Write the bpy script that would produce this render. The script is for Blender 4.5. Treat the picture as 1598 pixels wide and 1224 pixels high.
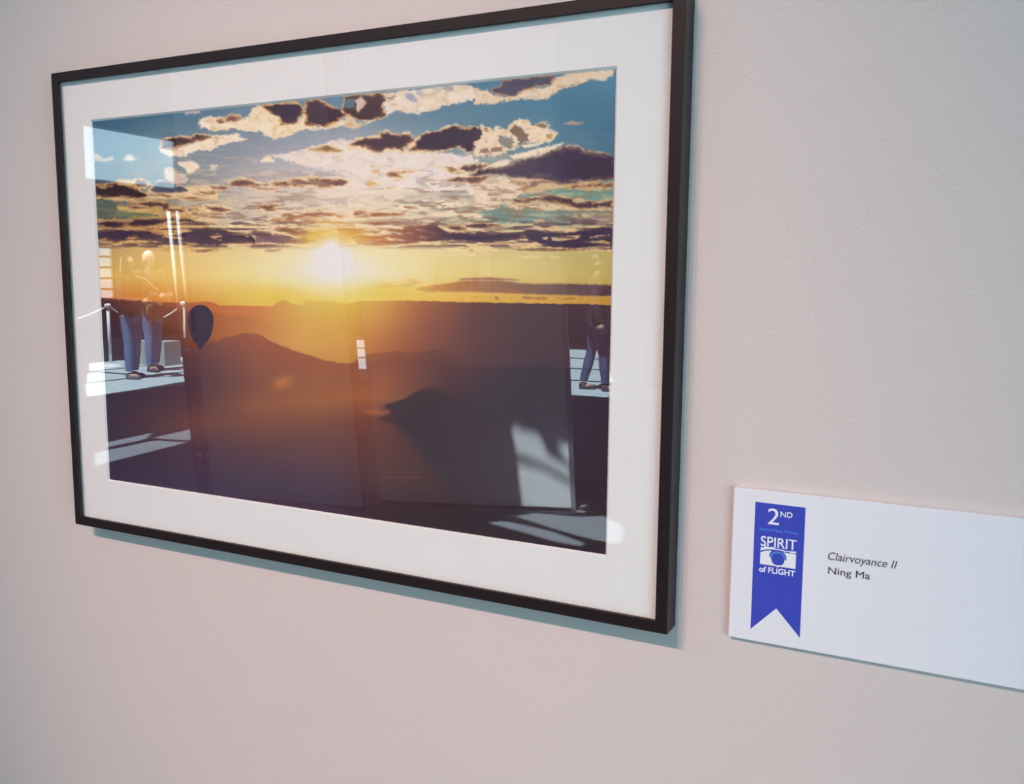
import bpy, bmesh, math, random
import numpy as np
from mathutils import Vector, Matrix, Euler
for o in list(bpy.data.objects): bpy.data.objects.remove(o)
sc = bpy.context.scene
COL = sc.collection
random.seed(4)
ZT = 1.702                       # height of the top edge of the picture frame above the floor
# ---------------------------------------------------------------- camera
CAM = Vector((0.92534, -0.72333, ZT - 0.22170))
EUL = Euler((1.444930, -0.007642, 0.463890), 'XYZ')
FPX = 1407.83
cd = bpy.data.cameras.new('camera'); co = bpy.data.objects.new('camera', cd); COL.objects.link(co)
co.location = CAM; co.rotation_euler = EUL
cd.sensor_fit = 'HORIZONTAL'; cd.sensor_width = 36.0; cd.lens = 36.0*FPX/1598
cd.clip_start = .02; cd.clip_end = 200
sc.camera = co
# ---------------------------------------------------------------- world, sun, daylight, exposure
W = bpy.data.worlds.new('sky'); sc.world = W; W.use_nodes = True
wn = W.node_tree.nodes; wn['Background'].inputs[0].default_value = (0.58, 0.84, 0.95, 1); wn['Background'].inputs[1].default_value = 7.0
SUN = Vector((-.08, -1.0, -2.3)).normalized()
ld = bpy.data.lights.new('sun', 'SUN'); ld.energy = 54; ld.color = (.80, .96, 1.0); ld.angle = math.radians(.27)
lo = bpy.data.objects.new('sun', ld); COL.objects.link(lo); lo.rotation_euler = SUN.to_track_quat('-Z', 'Y').to_euler(); lo.location = (-6, 2, 9)
def area(name, loc, target, sx, sy, e, col):
    a = bpy.data.lights.new(name, 'AREA'); a.shape = 'RECTANGLE'; a.size = sx; a.size_y = sy; a.energy = e; a.color = col
    ob = bpy.data.objects.new(name, a); COL.objects.link(ob); ob.location = loc
    ob.rotation_euler = (Vector(target)-Vector(loc)).to_track_quat('-Z', 'Y').to_euler(); return ob
DAY = (.62, .95, 1.0)
area('daylight_east_window', (3.62, -2.6, 1.5), (0, -2.6, 1.5), 3.0, 2.4, 34, DAY)
vs = sc.view_settings; vs.view_transform = 'Standard'; vs.look = 'None'; vs.exposure = -0.13; vs.gamma = 1.0; vs.use_curve_mapping = False
try: sc.cycles.use_denoising = True
except Exception: pass
# ---------------------------------------------------------------- helpers
def lin(c):
    return tuple(((x/255)/12.92 if x/255 <= .04045 else ((x/255+.055)/1.055)**2.4) for x in c)
def mat(name, col, rough=.6, metal=0.0, spec=.5, noise=None, bump=None, sheen=0):
    m = bpy.data.materials.new(name); m.use_nodes = True; nt = m.node_tree; b = nt.nodes['Principled BSDF']
    b.inputs['Base Color'].default_value = (*col, 1); b.inputs['Roughness'].default_value = rough
    b.inputs['Metallic'].default_value = metal; b.inputs['Specular IOR Level'].default_value = spec
    tc = nt.nodes.new('ShaderNodeTexCoord')
    if noise:
        sc_, amt = noise
        n = nt.nodes.new('ShaderNodeTexNoise'); n.inputs['Scale'].default_value = sc_; n.inputs['Detail'].default_value = 5
        r = nt.nodes.new('ShaderNodeMapRange'); r.inputs['To Min'].default_value = 1-amt; r.inputs['To Max'].default_value = 1+amt
        mx = nt.nodes.new('ShaderNodeVectorMath'); mx.operation = 'SCALE'; mx.inputs[0].default_value = col
        nt.links.new(tc.outputs['Object'], n.inputs['Vector']); nt.links.new(n.outputs['Fac'], r.inputs['Value'])
        nt.links.new(r.outputs[0], mx.inputs['Scale']); nt.links.new(mx.outputs[0], b.inputs['Base Color'])
    if bump:
        sc_, st, dist = bump
        n = nt.nodes.new('ShaderNodeTexNoise'); n.inputs['Scale'].default_value = sc_; n.inputs['Detail'].default_value = 3
        bp = nt.nodes.new('ShaderNodeBump'); bp.inputs['Strength'].default_value = st; bp.inputs['Distance'].default_value = dist
        nt.links.new(tc.outputs['Object'], n.inputs['Vector']); nt.links.new(n.outputs['Fac'], bp.inputs['Height']); nt.links.new(bp.outputs[0], b.inputs['Normal'])
    return m
def link(name, me, m=None, parent=None, loc=None):
    o = bpy.data.objects.new(name, me); COL.objects.link(o)
    if m is not None and hasattr(me, 'materials') and not me.materials: me.materials.append(m)
    if loc is not None: o.location = loc
    if parent is not None: o.parent = parent
    return o
def bm_obj(name, bm, m, parent=None, smooth=False, loc=None):
    bmesh.ops.recalc_face_normals(bm, faces=bm.faces)
    me = bpy.data.meshes.new(name); bm.to_mesh(me); bm.free()
    if smooth:
        for p in me.polygons: p.use_smooth = True
    return link(name, me, m, parent, loc)
def box(bm, x0, x1, y0, y1, z0, z1, bev=0):
    r = bmesh.ops.create_cube(bm, size=1); vs_ = r['verts']
    for v in vs_:
        v.co = Vector((x0+(v.co.x+.5)*(x1-x0), y0+(v.co.y+.5)*(y1-y0), z0+(v.co.z+.5)*(z1-z0)))
    if bev:
        es = list({e for v in vs_ for e in v.link_edges})
        bmesh.ops.bevel(bm, geom=es, offset=bev, segments=2, affect='EDGES', profile=.5)
def prism(bm, pts, y0, y1):
    """outline in the wall's plane (x, z), given a thickness in y"""
    a = [bm.verts.new((x, y0, z)) for x, z in pts]; b = [bm.verts.new((x, y1, z)) for x, z in pts]
    bm.faces.new(a); bm.faces.new(b[::-1]); n = len(pts)
    for i in range(n): bm.faces.new((a[i], b[i], b[(i+1) % n], a[(i+1) % n]))
def tube(bm, pts, rad, seg=14, flat=None, cap=True):
    """tapered tube through points; flat = (axis vector, factor) squashes its section"""
    pts = [Vector(p) for p in pts]; n = len(pts)
    if not hasattr(rad, '__len__'): rad = [rad]*n
    rings = []; up = None
    for i, p in enumerate(pts):
        t = (pts[min(i+1, n-1)]-pts[max(i-1, 0)]).normalized()
        if up is None:
            up = Vector((0, 0, 1)) if abs(t.z) < .9 else Vector((1, 0, 0))
        s = t.cross(up)
        if s.length < 1e-5: s = t.orthogonal()
        s.normalize(); up = s.cross(t).normalized(); ring = []
        for k in range(seg):
            a = 2*math.pi*k/seg; off = (s*math.cos(a)+up*math.sin(a))*rad[i]
            if flat: ax = flat[0].normalized(); off -= ax*off.dot(ax)*(1-flat[1])
            ring.append(bm.verts.new(p+off))
        rings.append(ring)
    for i in range(n-1):
        for k in range(seg):
            bm.faces.new((rings[i][k], rings[i][(k+1) % seg], rings[i+1][(k+1) % seg], rings[i+1][k]))
    if cap: bm.faces.new(rings[0][::-1]); bm.faces.new(rings[-1])
def ell(bm, c, r, rot=None, u=20, v=14):
    q = bmesh.ops.create_uvsphere(bm, u_segments=u, v_segments=v, radius=1)
    M = Matrix.Translation(Vector(c)) @ (rot.to_matrix().to_4x4() if rot else Matrix()) @ Matrix.Diagonal((r[0], r[1], r[2], 1))
    for w in q['verts']: w.co = M @ w.co
def lathe(bm, prof, c=(0, 0, 0), seg=32):
    rings = []
    for r, z in prof: rings.append([bm.verts.new((c[0]+r*math.cos(2*math.pi*k/seg), c[1]+r*math.sin(2*math.pi*k/seg), c[2]+z)) for k in range(seg)])
    for i in range(len(rings)-1):
        for k in range(seg): bm.faces.new((rings[i][k], rings[i][(k+1) % seg], rings[i+1][(k+1) % seg], rings[i+1][k]))
    bm.faces.new(rings[0][::-1]); bm.faces.new(rings[-1])
def empty(name, loc, rz=0): 
    o = bpy.data.objects.new(name, None); COL.objects.link(o); o.location = loc; o.rotation_euler = (0, 0, rz); o.empty_display_size = .1; return o
def tag(o, label=None, cat=None, group=None, kind=None):
    if label: o['label'] = label
    if cat: o['category'] = cat
    if group: o['group'] = group
    if kind: o['kind'] = kind
    return o
def structure(o, label=None): o['kind'] = 'structure'; 
def remeshed(name, bm, m, voxel, parent=None, smooth=4, loc=None):
    """overlapping volumes fused into one continuous skin"""
    me = bpy.data.meshes.new(name); bmesh.ops.recalc_face_normals(bm, faces=bm.faces); bm.to_mesh(me); bm.free()
    t = bpy.data.objects.new(name+'_tmp', me); COL.objects.link(t)
    r = t.modifiers.new('r', 'REMESH'); r.mode = 'VOXEL'; r.voxel_size = voxel
    s = t.modifiers.new('s', 'SMOOTH'); s.iterations = smooth; s.factor = .5
    dg = bpy.context.evaluated_depsgraph_get(); out = bpy.data.meshes.new_from_object(t.evaluated_get(dg)); out.name = name
    bpy.data.objects.remove(t)
    for p in out.polygons: p.use_smooth = True
    out.materials.clear()
    return link(name, out, m, parent, loc)
def text_mesh(body, size=1.0, shear=0.0, spacing=1.0):
    cu = bpy.data.curves.new('t', 'FONT'); cu.body = body; cu.size = size; cu.shear = shear; cu.space_character = spacing; cu.resolution_u = 6
    o = bpy.data.objects.new('t', cu); COL.objects.link(o)
    dg = bpy.context.evaluated_depsgraph_get(); me = bpy.data.meshes.new_from_object(o.evaluated_get(dg)); bpy.data.objects.remove(o)
    return me
def text_on_wall(name, body, x0, x1, zb, zt, y, m, parent, shear=0.0, bold=0.0, tilt=0.0, spacing=1.0, ref=None):
    """lettering whose ink spans x0..x1 with its capitals between zb (base line) and zt; raised a hair off the surface"""
    me = text_mesh(body, 1.0, shear, spacing); rm = text_mesh(ref or 'H', 1.0, 0)
    n = len(me.vertices); P = np.empty(n*3); me.vertices.foreach_get('co', P); P = P.reshape(-1, 3)
    Rv = np.empty(len(rm.vertices)*3); rm.vertices.foreach_get('co', Rv); cap = Rv.reshape(-1, 3)[:, 1].max()
    xa, xb = P[:, 0].min(), P[:, 0].max()
    Q = np.empty_like(P); Q[:, 0] = x0+(P[:, 0]-xa)/(xb-xa)*(x1-x0); Q[:, 2] = zb+P[:, 1]/cap*(zt-zb)+tilt*(Q[:, 0]-x0); Q[:, 1] = y
    bm = bmesh.new(); bm.from_mesh(me)
    for v, q in zip(bm.verts, Q): v.co = q
    bmesh.ops.remove_doubles(bm, verts=bm.verts, dist=1e-6)
    if bold:
        bm.normal_update()
        bnd = [v for v in bm.verts if any(e.is_boundary for e in v.link_edges)]
        mv = {}
        for v in bnd:
            nn = Vector((0, 0, 0))
            for e in v.link_edges:
                if e.is_boundary:
                    f = e.link_faces[0]; c = f.calc_center_median(); mid = (e.verts[0].co+e.verts[1].co)/2; d = (e.verts[1].co-e.verts[0].co); nrm = Vector((-d.z, 0, d.x)).normalized()
                    if nrm.dot(mid-c) < 0: nrm = -nrm
                    nn += nrm
            if nn.length > 0: mv[v] = nn.normalized()*bold
        for v, d in mv.items(): v.co += d
    r = bmesh.ops.extrude_face_region(bm, geom=list(bm.faces))
    for v in [g for g in r['geom'] if isinstance(g, bmesh.types.BMVert)]: v.co.y -= .00010
    o = bm_obj(name, bm, m, parent); return o
# ---------------------------------------------------------------- picture printed on the paper (numpy, drawn on the print's own surface)
def _hash(ix, iy, s):
    n = (ix * 374761393 + iy * 668265263 + s * 974634777) & 0xffffffff
    n = ((n ^ (n >> 13)) * 1274126177) & 0xffffffff
    return ((n ^ (n >> 16)) & 0xffff) / 65535.0
def vnoise(x, y, s):
    ix = np.floor(x).astype(np.int64); iy = np.floor(y).astype(np.int64)
    fx = x - ix; fy = y - iy; fx = fx*fx*(3-2*fx); fy = fy*fy*(3-2*fy)
    a = _hash(ix, iy, s); b = _hash(ix+1, iy, s); c = _hash(ix, iy+1, s); d = _hash(ix+1, iy+1, s)
    return (a*(1-fx)+b*fx)*(1-fy) + (c*(1-fx)+d*fx)*fy
def fbm(x, y, s, o=4):
    r = 0; a = .5
    for k in range(o):
        r = r + a*(vnoise(x, y, s+k)*2-1); x = x*2.03+3.1; y = y*2.03+1.7; a *= .5
    return r
def sstep(a, b, x):
    t = np.clip((x-a)/(b-a), 0, 1); return t*t*(3-2*t)
TILE = {1: (140, 160, 7.99), 2: (340, 130, 7.99), 3: (540, 110, 7.99), 4: (740, 100, 7.264), 5: (140, 260, 7.99),
        6: (340, 260, 7.99), 7: (540, 245, 7.99), 8: (740, 245, 7.264), 9: (620, 360, 4.7), 0: (0, 0, 1)}
def T(k, pts):
    x, y, s = TILE[k]; return [(x+a/s, y+b/s) for a, b in pts]
def grid(U, V, xs, ys, cols):
    C = np.array(cols, float); xs = np.array(xs, float); ys = np.array(ys, float)
    fx = np.interp(U, xs, np.arange(len(xs))); fy = np.interp(V, ys, np.arange(len(ys)))
    ix = np.minimum(fx.astype(int), len(xs)-2); iy = np.minimum(fy.astype(int), len(ys)-2)
    tx = (fx-ix)[:, None]; ty = (fy-iy)[:, None]
    return (C[iy, ix]*(1-tx)+C[iy, ix+1]*tx)*(1-ty)+(C[iy+1, ix]*(1-tx)+C[iy+1, ix+1]*tx)*ty
class Painter:
    def __init__(s, U, V):
        s.U, s.V = U, V
        s.n1 = fbm(U/16, V/7, 11); s.n2 = fbm(U/5, V/3, 37, 3); s.n3 = fbm(U/60, V/22, 71)
        s.n4 = fbm(U/7.5, V/6.5, 53); s.n5 = fbm(U/2.6, V/1.7, 97, 2)
        s.C = np.zeros((len(U), 3))
    def sdf(s, pts, m):
        P = np.array(pts, float)
        x0, y0 = P.min(0)-m; x1, y1 = P.max(0)+m
        I = np.nonzero((s.U > x0) & (s.U < x1) & (s.V > y0) & (s.V < y1))[0]
        u = s.U[I]; v = s.V[I]; d2 = np.full(len(I), 1e9); ins = np.zeros(len(I), bool)
        for i in range(len(P)):
            a = P[i]; b = P[(i+1) % len(P)]; e = b-a
            wx = u-a[0]; wy = v-a[1]
            t = np.clip((wx*e[0]+wy*e[1])/(e@e+1e-9), 0, 1)
            d2 = np.minimum(d2, (wx-t*e[0])**2+(wy-t*e[1])**2)
            if a[1] != b[1]:
                ins ^= ((v > a[1]) != (v > b[1])) & (u < a[0]+(v-a[1])*e[0]/e[1])
        d = np.sqrt(d2); return I, np.where(ins, -d, d)
    def mix(s, I, col, a):
        a = np.clip(a, 0, 1)[:, None]; s.C[I] = s.C[I]*(1-a)+np.asarray(col, float)*a
    def flat(s, pts, col, soft=1.5, amp=2.0, op=1.0):
        I, d = s.sdf(pts, 12+soft)
        d = d + amp*(s.n1[I]*2.2+s.n2[I]*1.2+s.n5[I]*.6)
        s.mix(I, col, sstep(soft, -soft, d)*op)
    def cream(s, pts, col=(236, 219, 198), amp=2.6, op=1.0, soft=1.4, shade=1.0):
        I, d = s.sdf(pts, 12)
        d = d + amp*(s.n4[I]*1.4+s.n2[I]*1.1+s.n5[I]*.4+s.n1[I]*.8)
        t = np.clip(s.n4[I]*.9+s.n1[I]*.6+.12, -1, 1)[:, None]*shade
        c = np.array(col, float)+t*np.array((12, 14, 20))-np.clip(-t-.05, 0, 1)*np.array((30, 46, 62))
        s.mix(I, c, sstep(soft+.6, -soft-.4, d)*op)
    def dark(s, pts, col=(74, 56, 70), rim=(232, 205, 165), mid=(150, 102, 78), amp=2.2, rw=3.2, op=1.0, depth=4.5, rimop=.95):
        I, d = s.sdf(pts, 16)
        d = d + amp*(s.n1[I]*1.5+s.n2[I]*1.1+s.n5[I]*.35)
        w = rw*np.clip(1+1.5*s.n4[I]+.8*s.n2[I], .1, 2.2)
        s.mix(I, rim, sstep(w+1.2, w*.35, d)*rimop*np.clip(.75+s.n4[I]*.8+s.n2[I]*.6, .1, 1))
        m = np.array(mid, float)
        s.mix(I, m*.6+np.array(rim, float)*.4, sstep(2.6, -.6, d)*op); s.mix(I, m, sstep(1.2, -2.4, d)*op)
        tt = (s.n4[I]*7+s.n1[I]*3)[:, None]
        s.mix(I, np.array(col, float)+tt*np.array((1.1, 1, .9)), sstep(.4, -depth*.85, d + 1.5*s.n4[I]+1.0*s.n2[I])*op)
    def ridge(s, pts, colf, bottom=900, soft=.8, amp=1.0, op=1.0):
        P = np.array(pts, float); y = np.interp(s.U, P[:, 0], P[:, 1])
        d = s.V-y+amp*fbm(s.U/6, s.U*0+3, 91, 3)*1.6
        inside = (s.U >= P[0, 0]-1) & (s.U <= P[-1, 0]+1)
        a = sstep(-soft, soft, d)*op*inside; I = np.nonzero(a > 0)[0]
        s.mix(I, colf(s.U[I], s.V[I]), a[I])
def paint(U, V):
    p = Painter(U, V)
    X = [140, 250, 400, 550, 700, 850, 960]
    p.C[:] = grid(U, V, X, [110, 170, 230, 290, 335, 385, 430, 470], [
        [(62, 94, 128), (72, 108, 138), (90, 122, 150), (84, 118, 148), (80, 112, 142), (88, 128, 156), (92, 138, 166)],
        [(58, 90, 124), (74, 112, 138), (114, 136, 158), (116, 140, 160), (98, 130, 152), (86, 126, 152), (80, 120, 146)],
        [(68, 108, 138), (112, 134, 150), (146, 152, 166), (176, 176, 186), (118, 142, 156), (96, 130, 150), (80, 114, 140)],
        [(74, 84, 104), (124, 132, 138), (194, 184, 182), (230, 218, 210), (216, 202, 190), (152, 158, 152), (112, 142, 138)],
        [(96, 108, 96), (166, 154, 132), (210, 194, 174), (232, 214, 186), (196, 184, 160), (124, 148, 136), (140, 130, 114)],
        [(180, 146, 98), (224, 190, 132), (226, 202, 148), (236, 218, 168), (226, 208, 158), (206, 188, 130), (182, 166, 108)],
        [(210, 168, 88), (228, 192, 108), (230, 212, 148), (232, 220, 172), (226, 204, 134), (210, 188, 124), (186, 166, 96)],
        [(194, 112, 56), (214, 140, 64), (222, 190, 100), (230, 208, 112), (224, 180, 84), (206, 160, 78), (192, 140, 68)]])
    p.C += (p.n3*6)[:, None]
    D, Cm, F = p.dark, p.cream, p.flat
    # light cloud sheets
    Cm(T(1, [(870,570),(960,590),(1050,580),(1250,520),(1400,470),(1520,420),(1700,400),(1900,395),(1850,450),(1650,530),(1500,600),(1350,600),(1200,670),(1080,680),(940,650),(880,620)]))
    Cm(T(1, [(1090,740),(1150,735),(1250,735),(1350,750),(1370,800),(1300,870),(1220,885),(1190,820),(1120,790)]), amp=1.6)
    Cm(T(1, [(1500,780),(1590,775),(1560,840),(1510,835)]), amp=1.2, op=.8)
    Cm(T(1, [(930,880),(940,810),(1000,815),(1060,860),(1160,880),(1230,960),(1220,1000),(1100,1010),(1000,980),(940,950)]), (214, 196, 186))
    Cm(T(1, [(410,700),(470,650),(520,660),(600,710),(520,735),(430,725)]), (214, 200, 196), amp=1.6)
    Cm(T(1, [(10,650),(100,630),(160,690),(280,670),(300,710),(200,740),(100,730),(10,720)]), (190, 170, 165), amp=1.6)
    Cm(T(1, [(330,985),(400,955),(520,960),(650,940),(690,970),(640,990),(560,1050),(470,1055),(400,1020)]), (205, 180, 130), amp=1.8)
    Cm(T(1, [(1180,110),(1380,80),(1370,130),(1200,150)]), (196, 176, 180), amp=1.4)
    Cm(T(1, [(1340,260),(1420,195),(1500,175),(1600,190),(1700,240),(1750,300),(1600,350),(1480,355),(1380,310)]))
    Cm(T(2, [(0,440),(110,430),(150,395),(250,410),(300,440),(390,420),(410,330),(450,300),(550,280),(700,330),(790,400),(790,500),(960,480),(1050,430),(1110,330),(1110,520),(1330,535),(1500,470),(1640,420),(1640,500),(1450,560),(1250,580),(1000,600),(830,670),(690,685),(600,660),(560,610),(350,600),(200,570),(50,590),(-60,590),(-90,470)]), (232, 214, 186))
    Cm(T(2, [(-80,670),(120,660),(220,640),(320,680),(385,690),(300,725),(150,735),(-80,740)]), amp=1.4)
    Cm(T(2, [(700,900),(850,870),(1000,840),(1130,790),(1250,770),(1400,725),(1540,695),(1620,720),(1800,740),(2100,800),(2600,860),(3200,900),(3200,1400),(2000,1300),(1700,1130),(1600,1090),(1300,1070),(1100,1040),(1000,1000),(800,950),(720,925)]), (226, 214, 208), shade=.6)
    Cm(T(2, [(520,990),(560,930),(640,900),(710,960),(700,990),(580,985)]), amp=1.2)
    Cm(T(2, [(920,1080),(990,1085),(980,1115),(930,1110)]), amp=.8); Cm(T(2, [(640,1150),(720,1125),(850,1140),(740,1160)]), amp=.8)
    Cm(T(3, [(-20,690),(-20,570),(60,545),(110,620),(150,660),(380,600),(300,660),(140,715),(50,720)]), (222, 200, 170))
    Cm(T(3, [(450,440),(430,300),(600,270),(900,230),(1350,180),(1560,200),(1640,240),(1680,330),(1560,370),(1400,410),(1200,450),(1000,520),(880,545),(760,530),(640,490),(540,560),(500,560)]), (226, 208, 190))
    F(T(3, [(740,310),(830,300),(880,370),(900,400),(840,390),(760,350)]), (150, 158, 186), 2.5, 2, .8)
    F(T(3, [(1060,215),(1330,205),(1330,245),(1180,250)]), (148, 146, 150), 2.5, 2, .8)
    F(T(3, [(500,330),(620,320),(600,370),(520,400)]), (138, 128, 120), 2, 2, .8)
    F(T(3, [(860,240),(960,235),(950,330),(900,300)]), (160, 166, 190), 2, 2, .7)
    Cm(T(4, [(0,280),(60,300),(150,290),(220,350),(340,370),(480,350),(560,290),(700,270),(860,240),(940,150),(1100,110),(1300,85),(1500,60),(1600,60),(1580,110),(1470,190),(1350,180),(1200,220),(1000,270),(860,370),(740,400),(600,390),(480,410),(300,430),(180,460),(0,450)]), (222, 198, 172))
    D(T(4, [(190,290),(280,260),(330,190),(700,150),(820,135),(900,140),(860,230),(680,260),(560,290),(470,350),(340,360),(240,340)]), (84, 78, 100), rw=1, rimop=.3)
    # cumulus at the right
    D(T(3, [(40,940),(130,880),(200,860),(330,850),(430,840),(420,780),(480,770),(620,800),(780,795),(840,870),(800,920),(720,950),(700,1000),(620,965),(500,980),(400,1030),(280,980),(180,940)]), (82, 62, 74), rw=5)
    D(T(3, [(880,880),(940,830),(1010,785),(1170,760),(1220,730),(1350,700),(1480,730),(1590,715),(1690,720),(1700,760),(1680,960),(1600,1010),(1520,1020),(1480,980),(1400,950),(1200,990),(1100,1000),(920,1000),(800,990),(870,940)]), (70, 54, 72), rw=4)
    Cm(T(4, [(0,880),(90,790),(80,700),(170,710),(210,760),(260,715),(320,730),(350,750),(400,690),(450,650),(520,615),(640,660),(670,710),(700,680),(790,655),(860,680),(850,730),(930,780),(920,830),(870,880),(760,890),(560,910),(480,960),(380,990),(250,1040),(130,1040),(0,1070)]), (230, 206, 180), amp=3.2)
    for q, c in (([(410,750),(470,700),(540,740),(600,800),(620,870),(520,940),(460,910),(500,860),(440,800)], (112, 92, 82)), ([(270,810),(420,830),(480,900),(400,950),(280,930)], (120, 118, 118)),
                 ([(60,970),(200,960),(330,930),(300,990),(130,1010),(50,1010)], (138, 104, 88)), ([(690,690),(790,670),(850,730),(760,730)], (132, 98, 84)), ([(110,730),(150,720),(160,770),(120,770)], (150, 112, 74)), ([(820,800),(870,790),(870,840),(830,840)], (180, 136, 76))):
        F(T(4, q), c, 1.8, 2.4, .85)
    F(T(4, [(110,850),(160,850),(150,900),(120,890)]), (170, 176, 200), 2, 1, .7)
    Cm(T(4, [(400,1040),(560,1000),(800,940),(1010,895),(900,980),(700,1050),(450,1080)]), amp=1.8)
    Cm(T(4, [(540,920),(640,900),(780,900),(640,940),(560,950)]), amp=1.5)
    Cm(T(4, [(240,1110),(330,1090),(420,1095),(390,1140),(330,1160),(200,1180),(100,1190)]), amp=1.5)
    Cm(T(4, [(0,1080),(60,1080),(40,1110),(0,1110)]), amp=1)
    Cm(T(4, [(1010,680),(1100,640),(1240,670),(1180,690),(1080,690)]), (176, 150, 134), amp=1)
    # grey gaps and pale sheets in the middle
    F(T(7, [(590,560),(800,480),(1200,420),(1500,410),(1480,440),(1600,520),(1330,510),(1050,570),(900,580),(700,600)]), (178, 170, 160), 2, 2)
    F(T(7, [(0,490),(400,500),(620,510),(560,560),(250,570),(0,560)]), (216, 196, 176), 2, 2, .8)
    F(T(7, [(860,260),(960,240),(1060,190),(1160,210),(1060,240),(960,300),(1020,360),(1100,420),(880,330)]), (192, 184, 182), 1.6, 1.6, .9)
    F(T(7, [(1000,600),(1600,560),(1600,680),(1350,690),(1100,660)]), (168, 168, 150), 2, 2, .8)
    F(T(7, [(480,95),(800,150),(1100,180),(800,165),(600,130)]), (190, 180, 176), 1.2, 1.2, .8)
    F(T(7, [(570,760),(800,770),(1000,790),(900,850),(650,830)]), (205, 192, 176), 2, 2, .8)
    F(T(7, [(1160,770),(1600,760),(1600,830),(1250,830)]), (160, 158, 132), 1.6, 2, .8)
    for q in ([(940,545),(1000,530),(1040,545),(980,565)], [(1050,575),(1200,530),(1300,510),(1420,560),(1600,570),(1500,600),(1300,640),(1150,640)], [(490,520),(560,525),(600,545),(500,545)], [(1060,700),(1250,680),(1330,660),(1420,720),(1600,700),(1600,740),(1100,750)], [(560,600),(800,590),(950,610),(1010,670),(850,680),(600,650)]):
        Cm(T(7, q), (230, 216, 196), amp=1.4)
    F(T(6, [(0,600),(200,590),(500,590),(640,620),(560,690),(300,700),(0,720)]), (186, 170, 162), 2, 2.4, .85)
    F(T(6, [(100,440),(400,420),(900,350),(1300,390),(1600,380),(1600,480),(1200,490),(800,460),(500,450),(200,480)]), (200, 182, 170), 2.4, 2.4, .8)
    F(T(6, [(380,20),(900,40),(1500,70),(1600,130),(900,120),(500,120),(200,130)]), (176, 166, 168), 2, 2, .8)
    Cm(T(6, [(100,700),(400,700),(640,740),(400,800),(150,790)]), (228, 205, 165), amp=2.6)
    F(T(8, [(280,560),(420,570),(700,610),(1100,610),(1050,790),(700,745),(560,755),(200,740),(150,700),(60,640)]), (124, 148, 138), 1.6, 2)
    F(T(8, [(420,450),(560,455),(700,400),(1000,370),(1150,360),(1560,380),(1560,490),(1350,500),(1150,470),(900,440),(700,460),(500,480)]), (116, 152, 140), 1.6, 1.8)
    F(T(8, [(1050,700),(1200,690),(1560,620),(1560,770),(1380,790),(1090,770)]), (148, 128, 122), 1.6, 1.6)
    Cm(T(8, [(0,240),(350,220),(450,290),(600,340),(560,400),(500,440),(420,480),(320,500),(270,560),(200,600),(50,600),(0,540)]), (226, 204, 182), amp=3)
    for q in ([(120,270),(190,265),(180,290),(140,295)], [(180,320),(280,325),(260,350),(190,345)], [(170,455),(260,465),(240,500),(180,480)]):
        F(T(8, q), (176, 166, 158), 1.4, 1.6, .8)
    Cm(T(8, [(350,220),(700,250),(950,300),(1100,300),(1300,270),(1510,240),(1400,290),(1150,335),(1300,345),(1560,340),(1560,372),(1300,390),(1150,360),(1000,350),(800,380),(640,420),(560,380)]), (206, 172, 128), amp=1.8)
    Cm(T(8, [(330,490),(480,520),(860,520),(1050,560),(1200,590),(1560,590),(1560,607),(1100,602),(940,600),(720,610),(700,590),(560,560),(540,600),(490,610),(400,570)]), (222, 198, 164), amp=1.5)
    Cm(T(8, [(-60,640),(80,660),(140,710),(-60,700)]), amp=1.4)
    for q in ([(1080,680),(1150,655),(1200,680),(1160,695)], [(1210,650),(1260,640),(1310,680),(1240,680)], [(1090,770),(1150,745),(1220,775),(1120,785)], [(920,698),(1080,693),(1070,712),(920,712)], [(1130,460),(1200,450),(1250,490),(1180,510)]):
        Cm(T(8, q), (206, 180, 140), amp=1)
    Cm(T(8, [(0,800),(200,780),(400,770),(560,760),(680,750),(750,715),(920,760),(960,800),(1060,810),(1550,760),(1400,800),(1100,850),(850,840),(600,825),(520,850),(250,870),(60,850),(0,870)]), (214, 186, 140), amp=1.6)
    F(T(8, [(120,800),(500,800),(640,810),(500,840),(200,850),(120,835)]), (160, 164, 136), 1.2, 1.4, .85)
    Cm(T(5, [(60,380),(300,385),(560,370),(800,350),(1000,380),(1300,330),(1600,300),(1600,420),(1200,425),(1000,400),(800,410),(500,440),(300,420),(60,410)]), (216, 186, 138), amp=1.8)
    Cm(T(5, [(700,330),(780,240),(900,330),(1200,260),(1340,240),(1600,230),(1600,400),(1000,380)]), (222, 196, 154), amp=2.2)
    Cm(T(5, [(1000,480),(1300,500),(1600,460),(1600,760),(1300,760),(1150,700),(1060,600)]), (214, 186, 142), amp=3)
    Cm(T(5, [(330,500),(420,490),(500,540),(800,510),(980,540),(860,600),(600,570),(400,550)]), (206, 170, 104), amp=1.6)
    Cm(T(5, [(870,590),(1000,600),(1200,600),(1430,620),(1430,640),(1000,640),(560,630),(700,620)]), (206, 170, 108), amp=1.4)
    F(T(5, [(60,410),(250,420),(330,470),(320,600),(560,620),(400,670),(60,680)]), (92, 100, 92), 2, 2)
    F(T(5, [(380,570),(860,600),(860,630),(560,625),(380,610)]), (112, 122, 84), 1.2, 1.4, .9)
    F(T(5, [(560,400),(900,410),(900,450),(620,430)]), (122, 126, 98), 1.6, 1.6, .8)
    Cm(T(5, [(460,750),(700,740),(950,690),(1150,700),(1300,720),(1290,770),(1130,800),(960,850),(700,800),(540,780)]), (204, 160, 100), amp=2)
    Cm(T(5, [(320,930),(440,935),(560,870),(700,890),(900,930),(1150,905),(1260,965),(1600,1000),(1600,1060),(1000,1060),(300,1010)]), (214, 176, 112), amp=2)
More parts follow.
